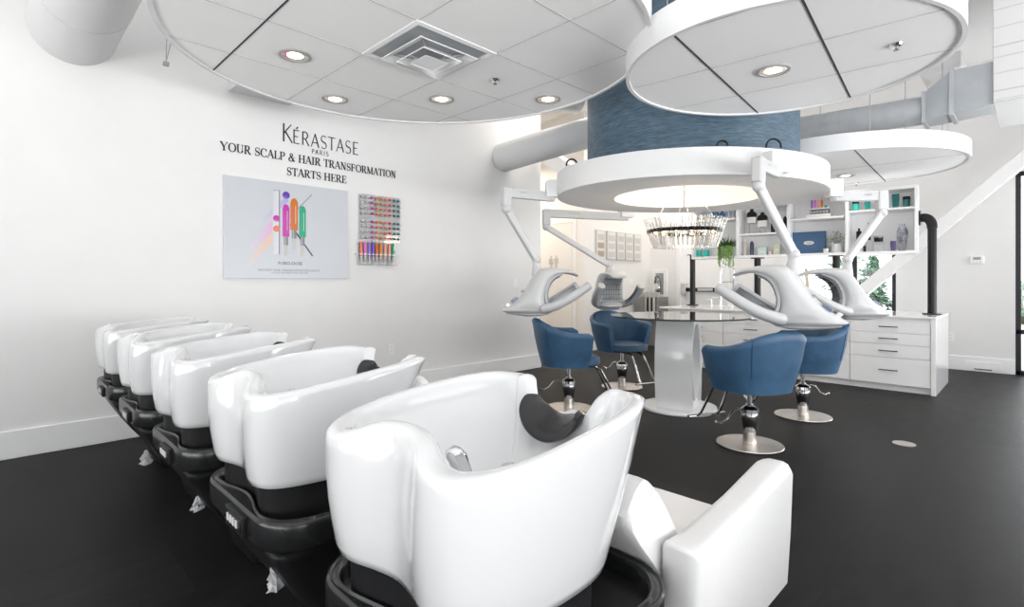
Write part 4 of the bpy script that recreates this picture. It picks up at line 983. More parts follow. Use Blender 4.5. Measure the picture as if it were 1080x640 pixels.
# pipe posts
def post(u, label, base, topz):
    t = thing('pipe_post', label, 'pipe post', (*base, CZ + .025), 0, 'black pipe posts on the counter'); h_ = topz - CZ - .025
    MB().lathe([(.043, 0), (.043, h_)], 28).build('pipe', 'black_m', t)
    for z_ in (0, h_ - .012): MB().lathe([(.001, z_), (.09, z_), (.09, z_ + .012), (.001, z_ + .012)], 28).build('flange', 'black_m', t)
def under(u, d):
    t_ = shelf_t(u, d); return (SH[0] + SL.x * t_ + SN.x * d, SH[1] + SL.y * t_ + SN.y * d)
post(882, 'black pipe post under the shelf unit behind the right processor', under(882, .12), Z0S)
post(799, 'black pipe post under the shelves behind the largest processor', under(799, .12), Z0S)
post(731.5, 'black pipe post standing behind the glass tabletop near chandelier', (8.15, 8.15 * (1092 - 730.5) / 742.5), height_at(8.15, 3.97, 268.5))
px, py = 7.86, .86
t = thing('pipe_post', 'thick black pipe post with elbow joining the right end of the shelves', 'pipe post', (px, py, CZ + .025), 0, 'black pipe posts on the counter')
zt_ = height_at(px, py, 229) - CZ - .025
MB().tube([(0, 0, 0), (0, 0, zt_ - .11)], .045, 28).build('pipe', 'black_m', t)
MB().lathe([(.001, 0), (.095, 0), (.095, .012), (.001, .012)], 28).build('flange', 'black_m', t)
dx, dy = (SH[0] + SN.x * .16 - px), (SH[1] + SN.y * .16 - py)
P = [(0, 0, zt_ - .13)] + [(dx * (1 - math.cos(a)) * .62, dy * (1 - math.cos(a)) * .62, zt_ - .11 + .11 * math.sin(a)) for a in [PI / 2 * k / 8 for k in range(9)]] + [(dx * .98, dy * .98, zt_)]
MB().tube(P, [.052] * (len(P) - 1) + [.047], 28).build('elbow', 'black_m', t)
n_ = Vector((dx, dy, 0)).normalized(); MB().tube([(dx - n_.x * .02, dy - n_.y * .02, zt_), (dx - n_.x * .004, dy - n_.y * .004, zt_)], .09, 28).build('wall_flange', 'black_m', t)
t_brown = None

# ================================================================ DUCTS
def duct(pts, r_, mm, label, ribs=0, seam='jointl'):
    t = thing('air_duct', label, 'air duct', pts[0]); o_ = Vector(pts[0]); P = [tuple(Vector(p_) - o_) for p_ in pts]
    MB().tube(P, r_, 36).build('duct_body', mm, t)
    if ribs:
        L_ = [Vector(p_) for p_ in P]; tot = (L_[-1] - L_[0]).length; m = MB()
        for k in range(1, ribs):
            p_ = L_[0].lerp(L_[-1], k / ribs); d_ = (L_[-1] - L_[0]).normalized(); m.tube([tuple(p_ - d_ * .004), tuple(p_ + d_ * .004)], r_ + .004, 36)
        m.build('duct_rib', mm, t)
    return t
duct([(.45, YL, 3.15), (.45, 1.5, 3.15)], .265, 'duct', 'large round white duct entering the wall at top left', 5)
duct([(4.93, 5.11, 2.93), (4.93, 4.85, 2.94), (5.0, 4.6, 2.98), (5.12, 4.4, 3.03), (5.65, 3.72, 3.24)], .19, 'duct', 'round white duct running from the left wall towards the blue drum', 0)
duct([(3.4, 4.75, 3.62), (5.3, 4.1, 3.55)], .16, 'duct', 'thinner round white duct joining above the ring at the drum', 0)
duct([(7.0, .84, 3.06), (7.0, 2.6, 3.13)], .145, 'duct_g', 'grey spiral duct above the shelves with ribbed seams', 12)
t = thing('transition_duct', 'grey tapered metal duct joining the spiral duct to the white box duct', 'air duct', (7.0, .585, 3.0))
m = MB(); m.loft([[(x, .24, z) for x, z in ((-.15, -.09), (.15, -.09), (.15, .20), (-.15, .20))], [(x, .02, z) for x, z in ((-.2, -.07), (.2, -.07), (.2, .36), (-.2, .36))], [(x, -.3, z) for x, z in ((-.2, -.05), (.2, -.05), (.2, .36), (-.2, .36))]]); m.build('duct_body', 'duct_g', t, .004)
m = MB(); m.box(-.215, -.01, -.09, .215, .025, .375); m.box(-.165, .22, -.105, .165, .25, .22); m.build('duct_collar', 'duct_g', t)
t = thing('box_duct', 'large white insulated box duct with horizontal seams at top right', 'air duct', (7.0, .285, 2.95))
MB().box(-.25, -3.5, 0, .9, 0, 1.06).build('duct_body', 'duct', t, .006)
m = MB()
for z_ in (.02, .10, .27, .42, .52, .70, .87): m.box(-.253, -3.5, z_, -.249, 0, z_ + (.010 if z_ in (.10, .52) else .005))
m.build('duct_seam', 'jointl', t)
tag(MB().box(8.3, -1.5, 3.35, 8.5, 5.6, 3.6).build('ceiling_beam', 'ceil', None, .005), 'white ceiling beam seen beyond the medium cloud at upper right', 'beam')
tag(MB().box(8.0, .6, 3.75, 9.0, 1.0, 3.95).build('ceiling_fan_coil', 'trim', None, .02), 'white ceiling mechanical unit seen beyond the clouds at upper right', 'ceiling unit')
tag(MB().box(1.52, 4.8, 2.96, 2.07, YL, 3.06).build('wall_soffit', 'duct', None, .004), 'flat white duct box peeking below the largest cloud at the left wall', 'duct box')
t = thing('hanger_cable', 'thin V-shaped hanger cables beside the large white duct', 'cable', (1.0, 4.9, 3.0))
MB().tube([(0, 0, 0), (.02, -.1, 1.3)], .003, 6).tube([(0, 0, 0), (.25, -.1, 1.3)], .003, 6).build('cable_pair', 'grey', t)
MB().box(-.02, -.02, -.03, .02, .02, 0).build('clip', 'grey', t, .003)

# ================================================================ WALL LETTERING
def stroke(mb, pts, ws, y=0, th=.004):
    pts = [Vector((p_[0], p_[1])) for p_ in pts]; n = len(pts); Lf, Rt = [], []
    for i in range(n):
        d_ = (pts[min(i + 1, n - 1)] - pts[max(i - 1, 0)]).normalized(); nn_ = Vector((-d_.y, d_.x)); w_ = ws[i] if hasattr(ws, '__len__') else ws
        Lf.append(pts[i] + nn_ * w_ / 2); Rt.append(pts[i] - nn_ * w_ / 2)
    R_ = [[(Lf[i].x, 0, Lf[i].y), (Rt[i].x, 0, Rt[i].y), (Rt[i].x, -th, Rt[i].y), (Lf[i].x, -th, Lf[i].y)] for i in range(n)]
    mb.loft(R_)
def glyph(mb, ch, ox, oz, s, serif=True, TK=.15, TN=.045):
    if not serif: TK, TN = TK, TN
    T_ = lambda P: [(ox + x * s, oz + z * s) for x, z in P]
    ln = lambda a, b, w_: stroke(mb, T_([a, b]), w_ * s)
    def arc(cx, cz, rx, rz, a0, a1, thick=TK, thin=TN, n=16):
        P = arc_pts(cx, cz, rx, rz, a0, a1, n); W = [(thin + (thick - thin) * abs(math.cos(math.radians(a0 + (a1 - a0) * i / n))) ** 1.3) * s for i in range(n + 1)]
        stroke(mb, T_(P), W)
    def sf(x, z, w_=.17):
        if serif: ln((x - w_, z + (TN / 2 if z < .5 else -TN / 2)), (x + w_, z + (TN / 2 if z < .5 else -TN / 2)), TN)
    h = TN / 2
    if ch == 'Y': ln((.08, 1), (.45, .46), TK); ln((.84, 1), (.47, .46), TN); ln((.46, .5), (.46, 0), TK); sf(.1, 1); sf(.83, 1, .13); sf(.46, 0); return .95
    if ch == 'O': arc(.5, .5, .40, .49, 0, 360, n=28); return 1.0
    if ch == 'U': ln((.2, 1), (.2, .3), TK); arc(.47, .3, .27, .28, 180, 360); ln((.74, .3), (.74, 1), TN); sf(.2, 1); sf(.74, 1, .12); return .94
    if ch == 'R': ln((.2, 0), (.2, 1), TK); ln((.2, 1 - h), (.4, 1 - h), TN); ln((.2, .48), (.4, .48), TN); arc(.4, .74, .25, .25, 90, -90); ln((.42, .5), (.78, .0), TK * .95); sf(.2, 0); sf(.14, 1, .12); sf(.84, 0, .1); return .92
    if ch == 'P': ln((.2, 0), (.2, 1), TK); ln((.2, 1 - h), (.4, 1 - h), TN); ln((.2, .45), (.4, .45), TN); arc(.4, .72, .27, .265, 90, -90); sf(.2, 0); sf(.14, 1, .12); return .80
    if ch == 'S':
        P = arc_pts(.37, .74, .24, .24, 35, 270, 14) + arc_pts(.37, .25, .26, .24, 90, -145, 14)[1:]; n = len(P)
        W = [(TN + (TK - TN) * math.exp(-((i - n / 2) / (n * .2)) ** 2)) * s for i in range(n)]; stroke(mb, T_(P), W)
        if serif: ln((.60, .70), (.60, .98), TN); ln((.12, .02), (.12, .30), TN)
        return .74
    if ch == 'C':
        arc(.5, .5, .40, .49, 42, 318, n=24)
        if serif: ln((.81, .66), (.81, .98), TN); ln((.81, .04), (.81, .24), TN)
        return .92
    if ch == 'A': ln((.07, 0), (.44, 1), TN * 1.1); ln((.43, 1), (.80, 0), TK); ln((.2, .33), (.68, .33), TN); sf(.08, 0, .12); sf(.80, 0, .15); return .90
    if ch == 'L': ln((.2, 0), (.2, 1), TK); ln((.2, h), (.70, h), TN); sf(.2, 1); sf(.12, 0, .1); serif and ln((.70, 0), (.72, .28), TN); return .76
    if ch == 'H': ln((.2, 0), (.2, 1), TK); ln((.80, 0), (.80, 1), TK); ln((.2, .5), (.8, .5), TN); sf(.2, 0); sf(.2, 1); sf(.8, 0); sf(.8, 1); return 1.04
    if ch == 'I': ln((.22, 0), (.22, 1), TK); sf(.22, 0); sf(.22, 1); return .48
    if ch == 'T': ln((.42, 0), (.42, 1), TK); ln((.06, 1 - h), (.78, 1 - h), TN); sf(.42, 0); serif and (ln((.06, 1), (.05, .72), TN), ln((.78, 1), (.79, .72), TN)); return .84
    if ch == 'N': ln((.2, 0), (.2, 1), TN); ln((.2, 1), (.78, 0), TK); ln((.78, 0), (.78, 1), TN); sf(.2, 0, .13); sf(.12, 1, .1); sf(.78, 1, .13); return .98
    if ch in 'FE':
        ln((.2, 0), (.2, 1), TK); ln((.2, 1 - h), (.68, 1 - h), TN); ln((.2, .52), (.56, .52), TN); sf(.2, 0)
        serif and (ln((.68, 1), (.69, .74), TN), ln((.56, .40), (.56, .64), TN)); sf(.14, 1, .1)
        if ch == 'E': ln((.2, h), (.70, h), TN); serif and ln((.70, 0), (.72, .28), TN)
        return .80
    if ch == 'M': ln((.18, 0), (.18, 1), TN); ln((.18, 1), (.55, .05), TK); ln((.55, .05), (.93, 1), TN); ln((.93, 0), (.93, 1), TK); sf(.18, 0, .13); sf(.93, 0); sf(.12, 1, .1); sf(.98, 1, .1); return 1.15
    if ch == 'K': ln((.2, 0), (.2, 1), TK); ln((.2, .45), (.72, 1), TN); ln((.32, .56), (.80, 0), TK * .8); return .82
    if ch == '&':
        arc(.42, .77, .17, .21, -60, 250, TK * .7, n=18); arc(.37, .25, .27, .25, 80, 350, n=18); ln((.30, .68), (.86, .0), TK); ln((.62, .30), (.82, .52), TN); sf(.82, .54, .08); return 1.0
    return .42
SERIFW = {'Y': .95, 'O': 1, 'U': .94, 'R': .92, 'P': .8, 'S': .74, 'C': .92, 'A': .9, 'L': .76, 'H': 1.04, 'I': .48, 'T': .84, 'N': .98, 'F': .8, 'E': .8, 'M': 1.15, 'K': .82, '&': 1.0, ' ': .42}
def lettering(txt, x0, x1, z, h, label, serif=True, TK=.18, TN=.06, track=0, name='wall_lettering'):
    tot = sum(SERIFW['E' if c == 'É' else c] for c in txt) + track * (len(txt) - 1); kx = (x1 - x0) / (tot * h); m = MB(); x = 0
    for i, c in enumerate(txt):
        sc_ = h * (1.3 if (not serif and c == 'K') else 1)
        if c == 'É': glyph(m, 'E', x, 0, h, serif, TK, TN); stroke(m, [(x + .40 * h, 1.08 * h), (x + .56 * h, 1.24 * h)], TN * 1.6 * h); a = .8
        elif c == ' ': a = .42
        else: glyph(m, c, x, 0, sc_, serif, TK, TN); a = SERIFW[c] * (1.2 if sc_ != h else 1)
        x += (a + track) * h
    o = m.build(name, 'ink', None, smooth=False); o.scale = (kx, 1, 1); o.location = (x0, YL - .001, z)
    me = o.data
    for v in me.vertices: v.co.x *= kx
    o.scale = (1, 1, 1)
    return tag(o, label, 'wall lettering')
# heights measured on the wall plane
def wz(u, v): x = on_y(u, YL); return height_at(x, YL, v)
lettering('KÉRASTASE', on_y(296, YL), on_y(377, YL), (wz(300, 151) + wz(374, 161.5)) / 2, .134, 'largest black sans capitals, top line of wall lettering', False, .105, .06, .02)
lettering('PARIS', on_y(328.4, YL), on_y(346.5, YL), wz(337, 163.2), .045, 'tiny black word centred just below the largest wall lettering', False, .11, .09, .18)
lettering('YOUR SCALP & HAIR TRANSFORMATION', on_y(232, YL), on_y(417.5, YL), (wz(232, 158) + wz(417, 188)) / 2, .078, 'long black serif line of wall lettering across the white wall')
lettering('STARTS HERE', on_y(302, YL), on_y(365.5, YL), (wz(303, 185) + wz(364, 193)) / 2, .078, 'short black serif line of lettering just above the poster')

# poster
px0, px1 = on_y(235.1, YL), on_y(365.3, YL); pz1 = (wz(235, 185.2) + wz(365.3, 201.2)) / 2; pz0 = (wz(235, 293.4) + wz(365.3, 293.8)) / 2
PW, PH = px1 - px0, pz1 - pz0
t = thing('wall_poster', 'wide pale grey poster with three coloured ampoules on the left wall', 'poster', (px0, YL - .03, pz0))
MB().box(0, 0, 0, PW, .03, PH).build('board', 'poster', t, .002)
X = lambda q: q * PW; Zp = lambda q: (1 - q) * PH   # fractions from the top left
# image fractions read off the rectified poster
def fx_(u, v):
    x = on_y(u, YL); return (x - px0, height_at(x, YL, v) - pz0)
def Q(zx, zy): return fx_(230 + zx / 5.336, 180 + zy / 5.336)
def poly(pts, name, mm, dep=.0012):
    m = MB(); m.loft([[(x, -dep, z_) for x, z_ in pts], [(x, 0.0005, z_) for x, z_ in pts]]); return m.build(name, mm, t, smooth=False)
poly([Q(375, 150), Q(392, 172), Q(205, 330), Q(225, 280)], 'streak_print', gradient_mat('streak_violet', (.60, .62, .66), (.42, .36, .66), 0, .0, 1), .0008)
poly([Q(318, 250), Q(345, 290), Q(180, 470), Q(170, 420)], 'streak_print', gradient_mat('streak_pink', (.60, .62, .66), (.76, .38, .68), 0, .0, 1), .0009)
poly([Q(318, 330), Q(340, 352), Q(150, 575), Q(170, 470)], 'streak_print', gradient_mat('streak_peach', (.60, .62, .66), (.86, .50, .34), 0, .0, 1), .001)
poly([Q(300, 112), Q(338, 112), Q(338, 470), Q(300, 470)], 'glass_stem_print', gradient_mat('stem_sheen', (.62, .64, .68), (.74, .75, .78), 0, 0, 1), .0013)
poly([Q(334, 112), Q(341, 112), Q(341, 472), Q(334, 472)], 'letter_stem_print', 'ink_g', .0016)
poly([Q(300, 112), Q(341, 112), Q(341, 115), Q(300, 115)], 'line_print', 'ink_g', .0017)
poly([Q(520, 134), Q(523, 137), Q(400, 262), Q(396, 258)], 'line_print', 'ink_g')
poly([Q(396, 306), Q(403, 302), Q(527, 479), Q(522, 483)], 'line_print', 'ink')
def capsule(cx, y0, y1, w_, mm, cw_):
    xa, xb = Q(cx - w_ / 2, y0)[0], Q(cx + w_ / 2, y0)[0]; zt_, zb_ = Q(cx, y0)[1], Q(cx, y1)[1]; r_ = (xb - xa) / 2; xm = (xa + xb) / 2
    P = [(xm + r_ * math.cos(a), zt_ - r_ * 1.6 + r_ * 1.6 * math.sin(a)) for a in [PI * k / 14 for k in range(15)]] + [(xm - r_, zb_), (xm + r_, zb_)]
    poly(P, 'ampoule_print', mm, .002)
    poly([(xm + r_ * .30, zt_ - r_ * 2), (xm + r_ * .42, zt_ - r_ * 2), (xm + r_ * .42, zb_ + .06), (xm + r_ * .30, zb_ + .06)], 'highlight_print', 'picwhite', .0023)
    c1 = Q(cx, y1 + 48)[1]; c2 = Q(cx, y1 + 108)[1]
    poly([(xm - r_ * .62, zb_), (xm + r_ * .62, zb_), (xm + r_ * .62, c1), (xm - r_ * .62, c1)], 'collar_print', 'ink_g', .002)
    poly([(xm - r_ * .35, zb_), (xm - r_ * .1, zb_), (xm - r_ * .1, c1), (xm - r_ * .35, c1)], 'collar_shine_print', 'silver', .0023)
    poly([(xm - r_ * .55, c1), (xm + r_ * .55, c1), (xm + r_ * .45, c2), (xm - r_ * .45, c2)], 'nozzle_print', 'picgrey', .002)
capsule(375, 190, 372, 38, 'c_magenta', 0); capsule(421, 157, 335, 42, 'c_rust', 0); capsule(468, 200, 375, 38, 'c_green', 0)
for cx, cy, mm in ((376, 140, 'c_violet'), (321, 270, 'c_magenta'), (321, 328, 'c_coral')):
    x, z_ = Q(cx, cy); r_ = .5 * (Q(cx + 21, cy)[0] - Q(cx - 21, cy)[0])
    m = MB(); m.ball((x, 0, z_), (r_, .003, r_), 22, 12); m.build('bead_print', mm, t)
def small_text(txt, xc, z_, h_, label=None, mm='ink_g'):
    cu = bpy.data.curves.new('print_text', 'FONT'); cu.body = txt; cu.size = h_ * 1.4; cu.align_x = 'CENTER'; cu.extrude = .0004; cu.resolution_u = 2
    tmp = bpy.data.objects.new('tmp', cu); C.objects.link(tmp); dg = bpy.context.evaluated_depsgraph_get(); me = bpy.data.meshes.new_from_object(tmp.evaluated_get(dg)); bpy.data.objects.remove(tmp)
    me.materials.clear(); me.materials.append(M[mm]); o = bpy.data.objects.new('caption_print', me); C.objects.link(o); o.parent = t; o.rotation_euler = (PI / 2, 0, 0); o.location = (xc, -.0006, z_); return o
x, z_ = Q(400, 530); small_text('FUSIO-DOSE', x, z_, .030, mm='ink')
x, z_ = Q(398, 567); small_text('INSTANT HAIR TRANSFORMATION SHOTS', x, z_, .022)
x, z_ = Q(398, 579); small_text('CUSTOM TREATMENTS FOR YOUR HAIR', x, z_, .014)

# ampoule rack
def QR(zx, zy): x = on_y(365 + zx / 7.117, YL); return x, height_at(x, YL, 195 + zy / 7.111)
t = thing('capsule_rack', 'clear acrylic wall rack holding rows of coloured round capsules', 'wall rack', (QR(90, 0)[0], YL - .05, QR(90, 420)[1]))
bx, bz = t.location.x, t.location.z; wr = QR(400, 0)[0] - bx; hr = QR(200, 75)[1] - bz
MB().box(0, .044, 0, wr, .049, hr).build('backboard', 'acrylic', t)
cols = [('silver', 'silver'), ('silver', 'silver'), ('c_magenta', 'magenta'), ('c_orange', 'orange'), ('c_orange', 'orange'), ('c_coral', 'coral red'), ('c_red', 'red'), ('c_teal', 'dark teal'), ('c_teal', 'dark teal')]
rows = [(90, 118), (131, 157), (170, 195), (210, 232), (270, 292), (310, 328), (352, 366), (390, 403)]
colx = [113, 148, 184, 218, 251, 284, 316, 349, 380]
protos = {}
for ri, (ya, yb) in enumerate(rows):
    z0_ = (QR(113, ya + 5)[1] + QR(380, yb)[1]) / 2
    MB().box(0, .012, z0_ - bz - .022, wr, .044, z0_ - bz - .018).build('ledge', 'acrylic', t)
    for ci, cx in enumerate(colx):
        mm, cn = cols[ci]; xx = QR(cx, 200)[0]
        rl = ['top', 'second', 'third', 'fourth', 'fifth', 'sixth', 'seventh', 'lowest'][ri]
        pos = 'left ' if ci in (0, 3, 7) else ('right ' if ci in (1, 4, 8) else '')
        lab = '%s%s round capsule in the %s row of the wall rack' % (pos, cn, rl)
        if mm not in protos:
            o = MB().ball((0, 0, 0), .0145, 14, 8).tube([(0, 0, 0), (.024, .004, 0)], .006, 8).build('colour_capsule', mm, None); protos[mm] = o
        else: o = protos[mm].copy(); C.objects.link(o)
        o.location = (xx, YL - .03, z0_); tag(o, lab, 'capsule', 'round capsules on the wall rack')
t = thing('ampoule_rack', 'clear acrylic wall holder with a row of coloured upright ampoules', 'wall rack', (QR(75, 0)[0], YL - .05, QR(200, 600)[1]))
bx, bz = t.location.x, t.location.z; wr = QR(370, 0)[0] - bx; hr = QR(200, 430)[1] - bz
MB().box(0, .044, 0, wr, .049, hr).build('backboard', 'acrylic', t); zl = QR(200, 522)[1] - bz
MB().box(-.02, 0, zl - .006, wr + .03, .044, zl + .004).build('ledge', 'gloss', t, .002); MB().box(0, 0, .0, wr, .044, .006).build('ledge', 'acrylic', t)
for k, (cx, mm, cn) in enumerate(((104, 'c_coral', 'coral'), (133, 'c_pink', 'pink'), (165, 'c_lilac', 'lilac'), (193, 'c_purple', 'deep purple'), (220, 'c_rust', 'rust orange'), (250, 'c_orange', 'bright orange'), (284, 'c_salmon', 'salmon'), (316, 'c_salmon', 'salmon'), (343, 'c_green', 'green'))):
    xx = QR(cx, 500)[0]; zb_ = bz + .03; h_ = hr - .03
    extra = {6: 'left of the two, ', 7: 'right of the two, '}.get(k, '')
    t = thing('wall_ampoule', '%s upright ampoule, %sin the clear wall holder' % (cn, extra), 'ampoule', (xx, YL - .028, zb_), 0, 'upright ampoules in the wall holder')
    MB().lathe([(.001, h_ * .28), (.0135, h_ * .28), (.0145, h_ * .30), (.0145, h_ * .92), (.009, h_ * .99), (.001, h_)], 14).build('ampoule_body', mm, t)
    MB().lathe([(.001, 0), (.007, 0), (.009, h_ * .12), (.012, h_ * .14), (.012, h_ * .28), (.001, h_ * .28)], 12).build('ampoule_nozzle', 'silver', t)

# ================================================================ WALL FITTINGS
def plate_y(u, v, w_, h_, label, name, cat, face='outlet'):
    x = on_y(u, YL); z_ = height_at(x, YL, v); t = thing(name, label, cat, (x, YL, z_))
    MB().box(-w_ / 2, -.007, -h_ / 2, w_ / 2, 0, h_ / 2).build('cover_plate', 'trim', t, .002)
    if face == 'outlet':
        for s_ in (-1, 1): q = MB().box(-.016, -.010, s_ * .021 - .014, .016, -.006, s_ * .021 + .014).build('socket', 'trim', t, .003); MB().box(-.008, -.0105, s_ * .021 - .004, -.005, -.0095, s_ * .021 + .006).box(.005, -.0105, s_ * .021 - .004, .008, -.0095, s_ * .021 + .006).build('slot', 'joint', q)
    else: MB().box(-.012, -.011, -.03, .012, -.006, .03).build('switch_rocker', 'trim', t, .002)
plate_y(412.5, 368, .075, .12, 'white wall outlet low on the left wall behind the shampoo row', 'wall_outlet', 'outlet')
plate_y(561, 350.5, .075, .12, 'white wall outlet low on the left wall beside the left blue chair', 'wall_outlet', 'outlet')
plate_y(543, 298, .075, .12, 'white light switch on the left wall beneath the leftmost processor arm', 'light_switch', 'switch', 'switch')
def box_x(u, v, w_, h_, X_): y = on_x(u, X_); return y, height_at(X_, y, v)
y, z_ = box_x(1002.5, 355, 0, 0, XB); t = thing('wall_outlet', 'white wall outlet on the back wall right of the counter', 'outlet', (XB, y, z_))
MB().box(-.007, -.04, -.06, 0, .04, .06).build('cover_plate', 'trim', t, .002)
for s_ in (-1, 1): q = MB().box(-.010, -.016, s_ * .021 - .014, -.006, .016, s_ * .021 + .014).build('socket', 'trim', t, .003); MB().box(-.0105, -.008, s_ * .021 - .004, -.0095, -.005, s_ * .021 + .006).box(-.0105, .005, s_ * .021 - .004, -.0095, .008, s_ * .021 + .006).build('slot', 'joint', q)
y, z_ = box_x(1030.5, 274, 0, 0, XB); t = thing('thermostat', 'white wall thermostat with small grey screen on the back wall', 'thermostat', (XB, y, z_))
MB().box(-.025, -.075, -.055, 0, .075, .055).build('housing', 'trim', t, .006); MB().box(-.028, -.04, .0, -.024, .04, .04).build('display', 'grey', t, .002)
for k in range(3): MB().box(-.029, -.045 + k * .035, -.035, -.024, -.025 + k * .035, -.022).build('key', 'picgrey', t, .001)
y, z_ = box_x(1037, 386, 0, 0, XB); t = thing('baseboard_vent', 'white floor-level vent plate with dark slot in the back baseboard', 'vent', (XB - .018, y, .085))
MB().box(-.010, -.19, -.05, 0, .19, .055).build('vent_plate', 'trim', t, .003); MB().box(-.012, -.09, -.058, -.008, .09, -.044).build('vent_slot', 'joint', t)
x, y = at_height(953.5, 468, 0); t = thing('floor_box', 'small round metal floor box cover on the dark floor', 'floor box', (x, y, 0))
MB().lathe([(.001, 0), (.075, 0), (.075, .004), (.068, .006), (.001, .006)], 32).build('cover', 'steel', t); MB().lathe([(.001, .006), (.04, .006), (.04, .0075), (.001, .0075)], 24).build('lid', 'steel', t)
# pictures on hall wall
for k in range(5):
    ua, ub = [(629, 638), (640.3, 649.5), (650.6, 659), (659.6, 667.8), (668.6, 676)][k]
    xa, xb = on_y(ua, YH - .03), on_y(ub, YH - .03); zt_ = (height_at(on_y(629, YH), YH, 242.2) + height_at(on_y(676, YH), YH, 247.8)) / 2; zb_ = (height_at(on_y(629, YH), YH, 272.8) + height_at(on_y(676, YH), YH, 276)) / 2
    nm = ['leftmost framed panel on the hall wall, with two tan swatches', 'framed white print on the hall wall, next right of the tan-swatched one', 'middle framed white print of the five on the hall wall', 'framed white print on the hall wall, fourth from the left', 'rightmost framed white print on the hall wall'][k]
    t = thing('wall_picture', nm, 'picture', (xa, YH - .035, zb_), 0, 'framed panels on the hall wall'); w_, h_ = xb - xa, zt_ - zb_
    MB().box(0, 0, 0, w_, .035, h_).build('frame', 'picgrey', t, .003); MB().box(.02, -.002, .02, w_ - .02, .0, h_ - .02).build('mount', 'picwhite', t)
    for j in range(3):
        z0_ = .05 + j * (h_ - .08) / 3; f = MB().box(.04, -.004, z0_, w_ - .04, -.001, z0_ + (h_ - .08) / 3 - .05).build('picture_print', 'pictan' if (k == 0 and j < 2) else 'picgrey', t)
x_, z_ = on_y(665, YH), 0
t = thing('light_switch', 'white switch plate on the hall wall below the framed prints', 'switch', (on_y(665, YH), YH, height_at(on_y(665, YH), YH, 297)))
MB().box(-.08, -.007, -.06, .08, 0, .06).build('cover_plate', 'trim', t, .002)
for s_ in (-1, 1): MB().box(s_ * .035 - .015, -.011, -.032, s_ * .035 + .015, -.006, .032).build('switch_rocker', 'trim', t, .002)
# fire extinguisher cabinet on the back wall
ya, yb = on_x(704, XB), on_x(688, XB); t = thing('extinguisher_cabinet', 'recessed white wall cabinet with fire extinguisher beside the exit door', 'wall cabinet', (XB, (ya + yb) / 2, 0)); w_ = (yb - ya) / 2
zc0, zc1 = height_at(XB, 5.5, 313), height_at(XB, 5.5, 284)
m = MB(); m.box(-.02, -w_, zc0 + .05, 0, -w_ + .08, zc1 - .08).box(-.02, w_ - .08, zc0 + .05, 0, w_, zc1 - .08).box(-.02, -w_, zc1 - .08, 0, w_, zc1).box(-.02, -w_, zc0, 0, w_, zc0 + .05); m.build('frame', 'trim', t, .003)
MB().box(-.008, -w_ + .08, zc0 + .05, -.001, w_ - .08, zc1 - .08).build('window', 'grey', t)
t = thing('fire_extinguisher', 'small dark fire extinguisher with white label in the wall cabinet', 'fire extinguisher', (XB - .07, (ya + yb) / 2 - .0, zc0 + .055))
MB().lathe([(.001, 0), (.05, 0), (.055, .01), (.055, .26), (.035, .31), (.015, .33), (.001, .33)], 20).build('cylinder', 'chrome_d', t); MB().tube([(0, 0, .32), (0, 0, .37), (-.03, .04, .36), (-.03, .06, .22)], .012, 8).build('valve_hose', 'black_m', t); MB().box(-.057, -.03, .10, -.05, .03, .22).build('label', 'picwhite', t, .002)
# grey cabinet with folders
gx = 9.15; y1_ = gx * (1092 - 668.5) / (668.5 + 12); y0_ = 5.17; zt_ = height_at(gx, 5.2, 313.3)
t = thing('grey_cabinet', 'low grey metal cabinet against the wall under the extinguisher', 'cabinet', (gx, (y0_ + y1_) / 2, 0)); w_ = (y1_ - y0_) / 2; w_ = min(w_, YH - .02 - (y0_ + y1_) / 2)
MB().box(0, -w_, .0, .45, w_, zt_).build('carcass', 'cabgrey', t, .004); MB().box(-.015, -w_ * .25, .05, 0, w_ - .01, zt_ - .03).build('door', 'cabgrey', t, .004)
for k in range(5):
    y = (y0_ + y1_) / 2 - w_ + .01 + k * .042; f = tag(MB().box(0, 0, 0, .05, .028, .42).build('brochure_folder', 'paperdark' if k % 2 else 'picgrey', None, .002), ('dark' if k % 2 else 'white') + ' upright folder by the grey cabinet, ' + ['nearest the exit door', 'next to the one nearest the exit door', 'middle of the five', 'fourth along from the exit door', 'nearest the cabinet door'][k], 'folder', 'upright folders by the grey cabinet'); f.location = (gx - .09, y, zt_ - .43)
tag(MB().box(gx - .12, (y0_ + y1_) / 2 - w_, zt_ - .46, gx - .016, (y0_ + y1_) / 2 - w_ + .24, zt_ - .43).build('folder_rack', 'cabgrey', None, .003), 'narrow grey rack ledge carrying the upright folders', 'rack')
for k in range(8):
    y = (y0_ + y1_) / 2 + w_ * .72 - k * .055; nm = 'small glass tumbler on the grey cabinet top'
    o = MB().lathe([(.001, 0), (.022, 0), (.028, .09), (.025, .09), (.02, .008), (.001, .008)], 14).build('glass_tumbler', 'picgrey' if k % 2 else 'symbol'); o.location = (gx + .15, y, zt_); tag(o, 'tumbler on the grey cabinet top, %s of the row' % ['first from the left', 'second from left', 'third from left', 'fourth from left', 'fifth from left', 'third from right', 'second from right', 'rightmost'][k], 'glass', 'tumblers in a row on the grey cabinet')
# pendant end hanging beside the rightmost cloud
p_ = pt(1000, 6.6); t = thing('pendant_sensor', 'small grey cylinder hanging on a wire beside the rightmost round cloud', 'sensor', (*p_, height_at(*p_, 177)))
MB().tube([(0, 0, 0), (0, 0, .11)], .022, 14).build('sensor_body', 'grey', t); MB().tube([(0, 0, .1), (0, 0, 1.5)], .002, 6).build('wire', 'grey', t)

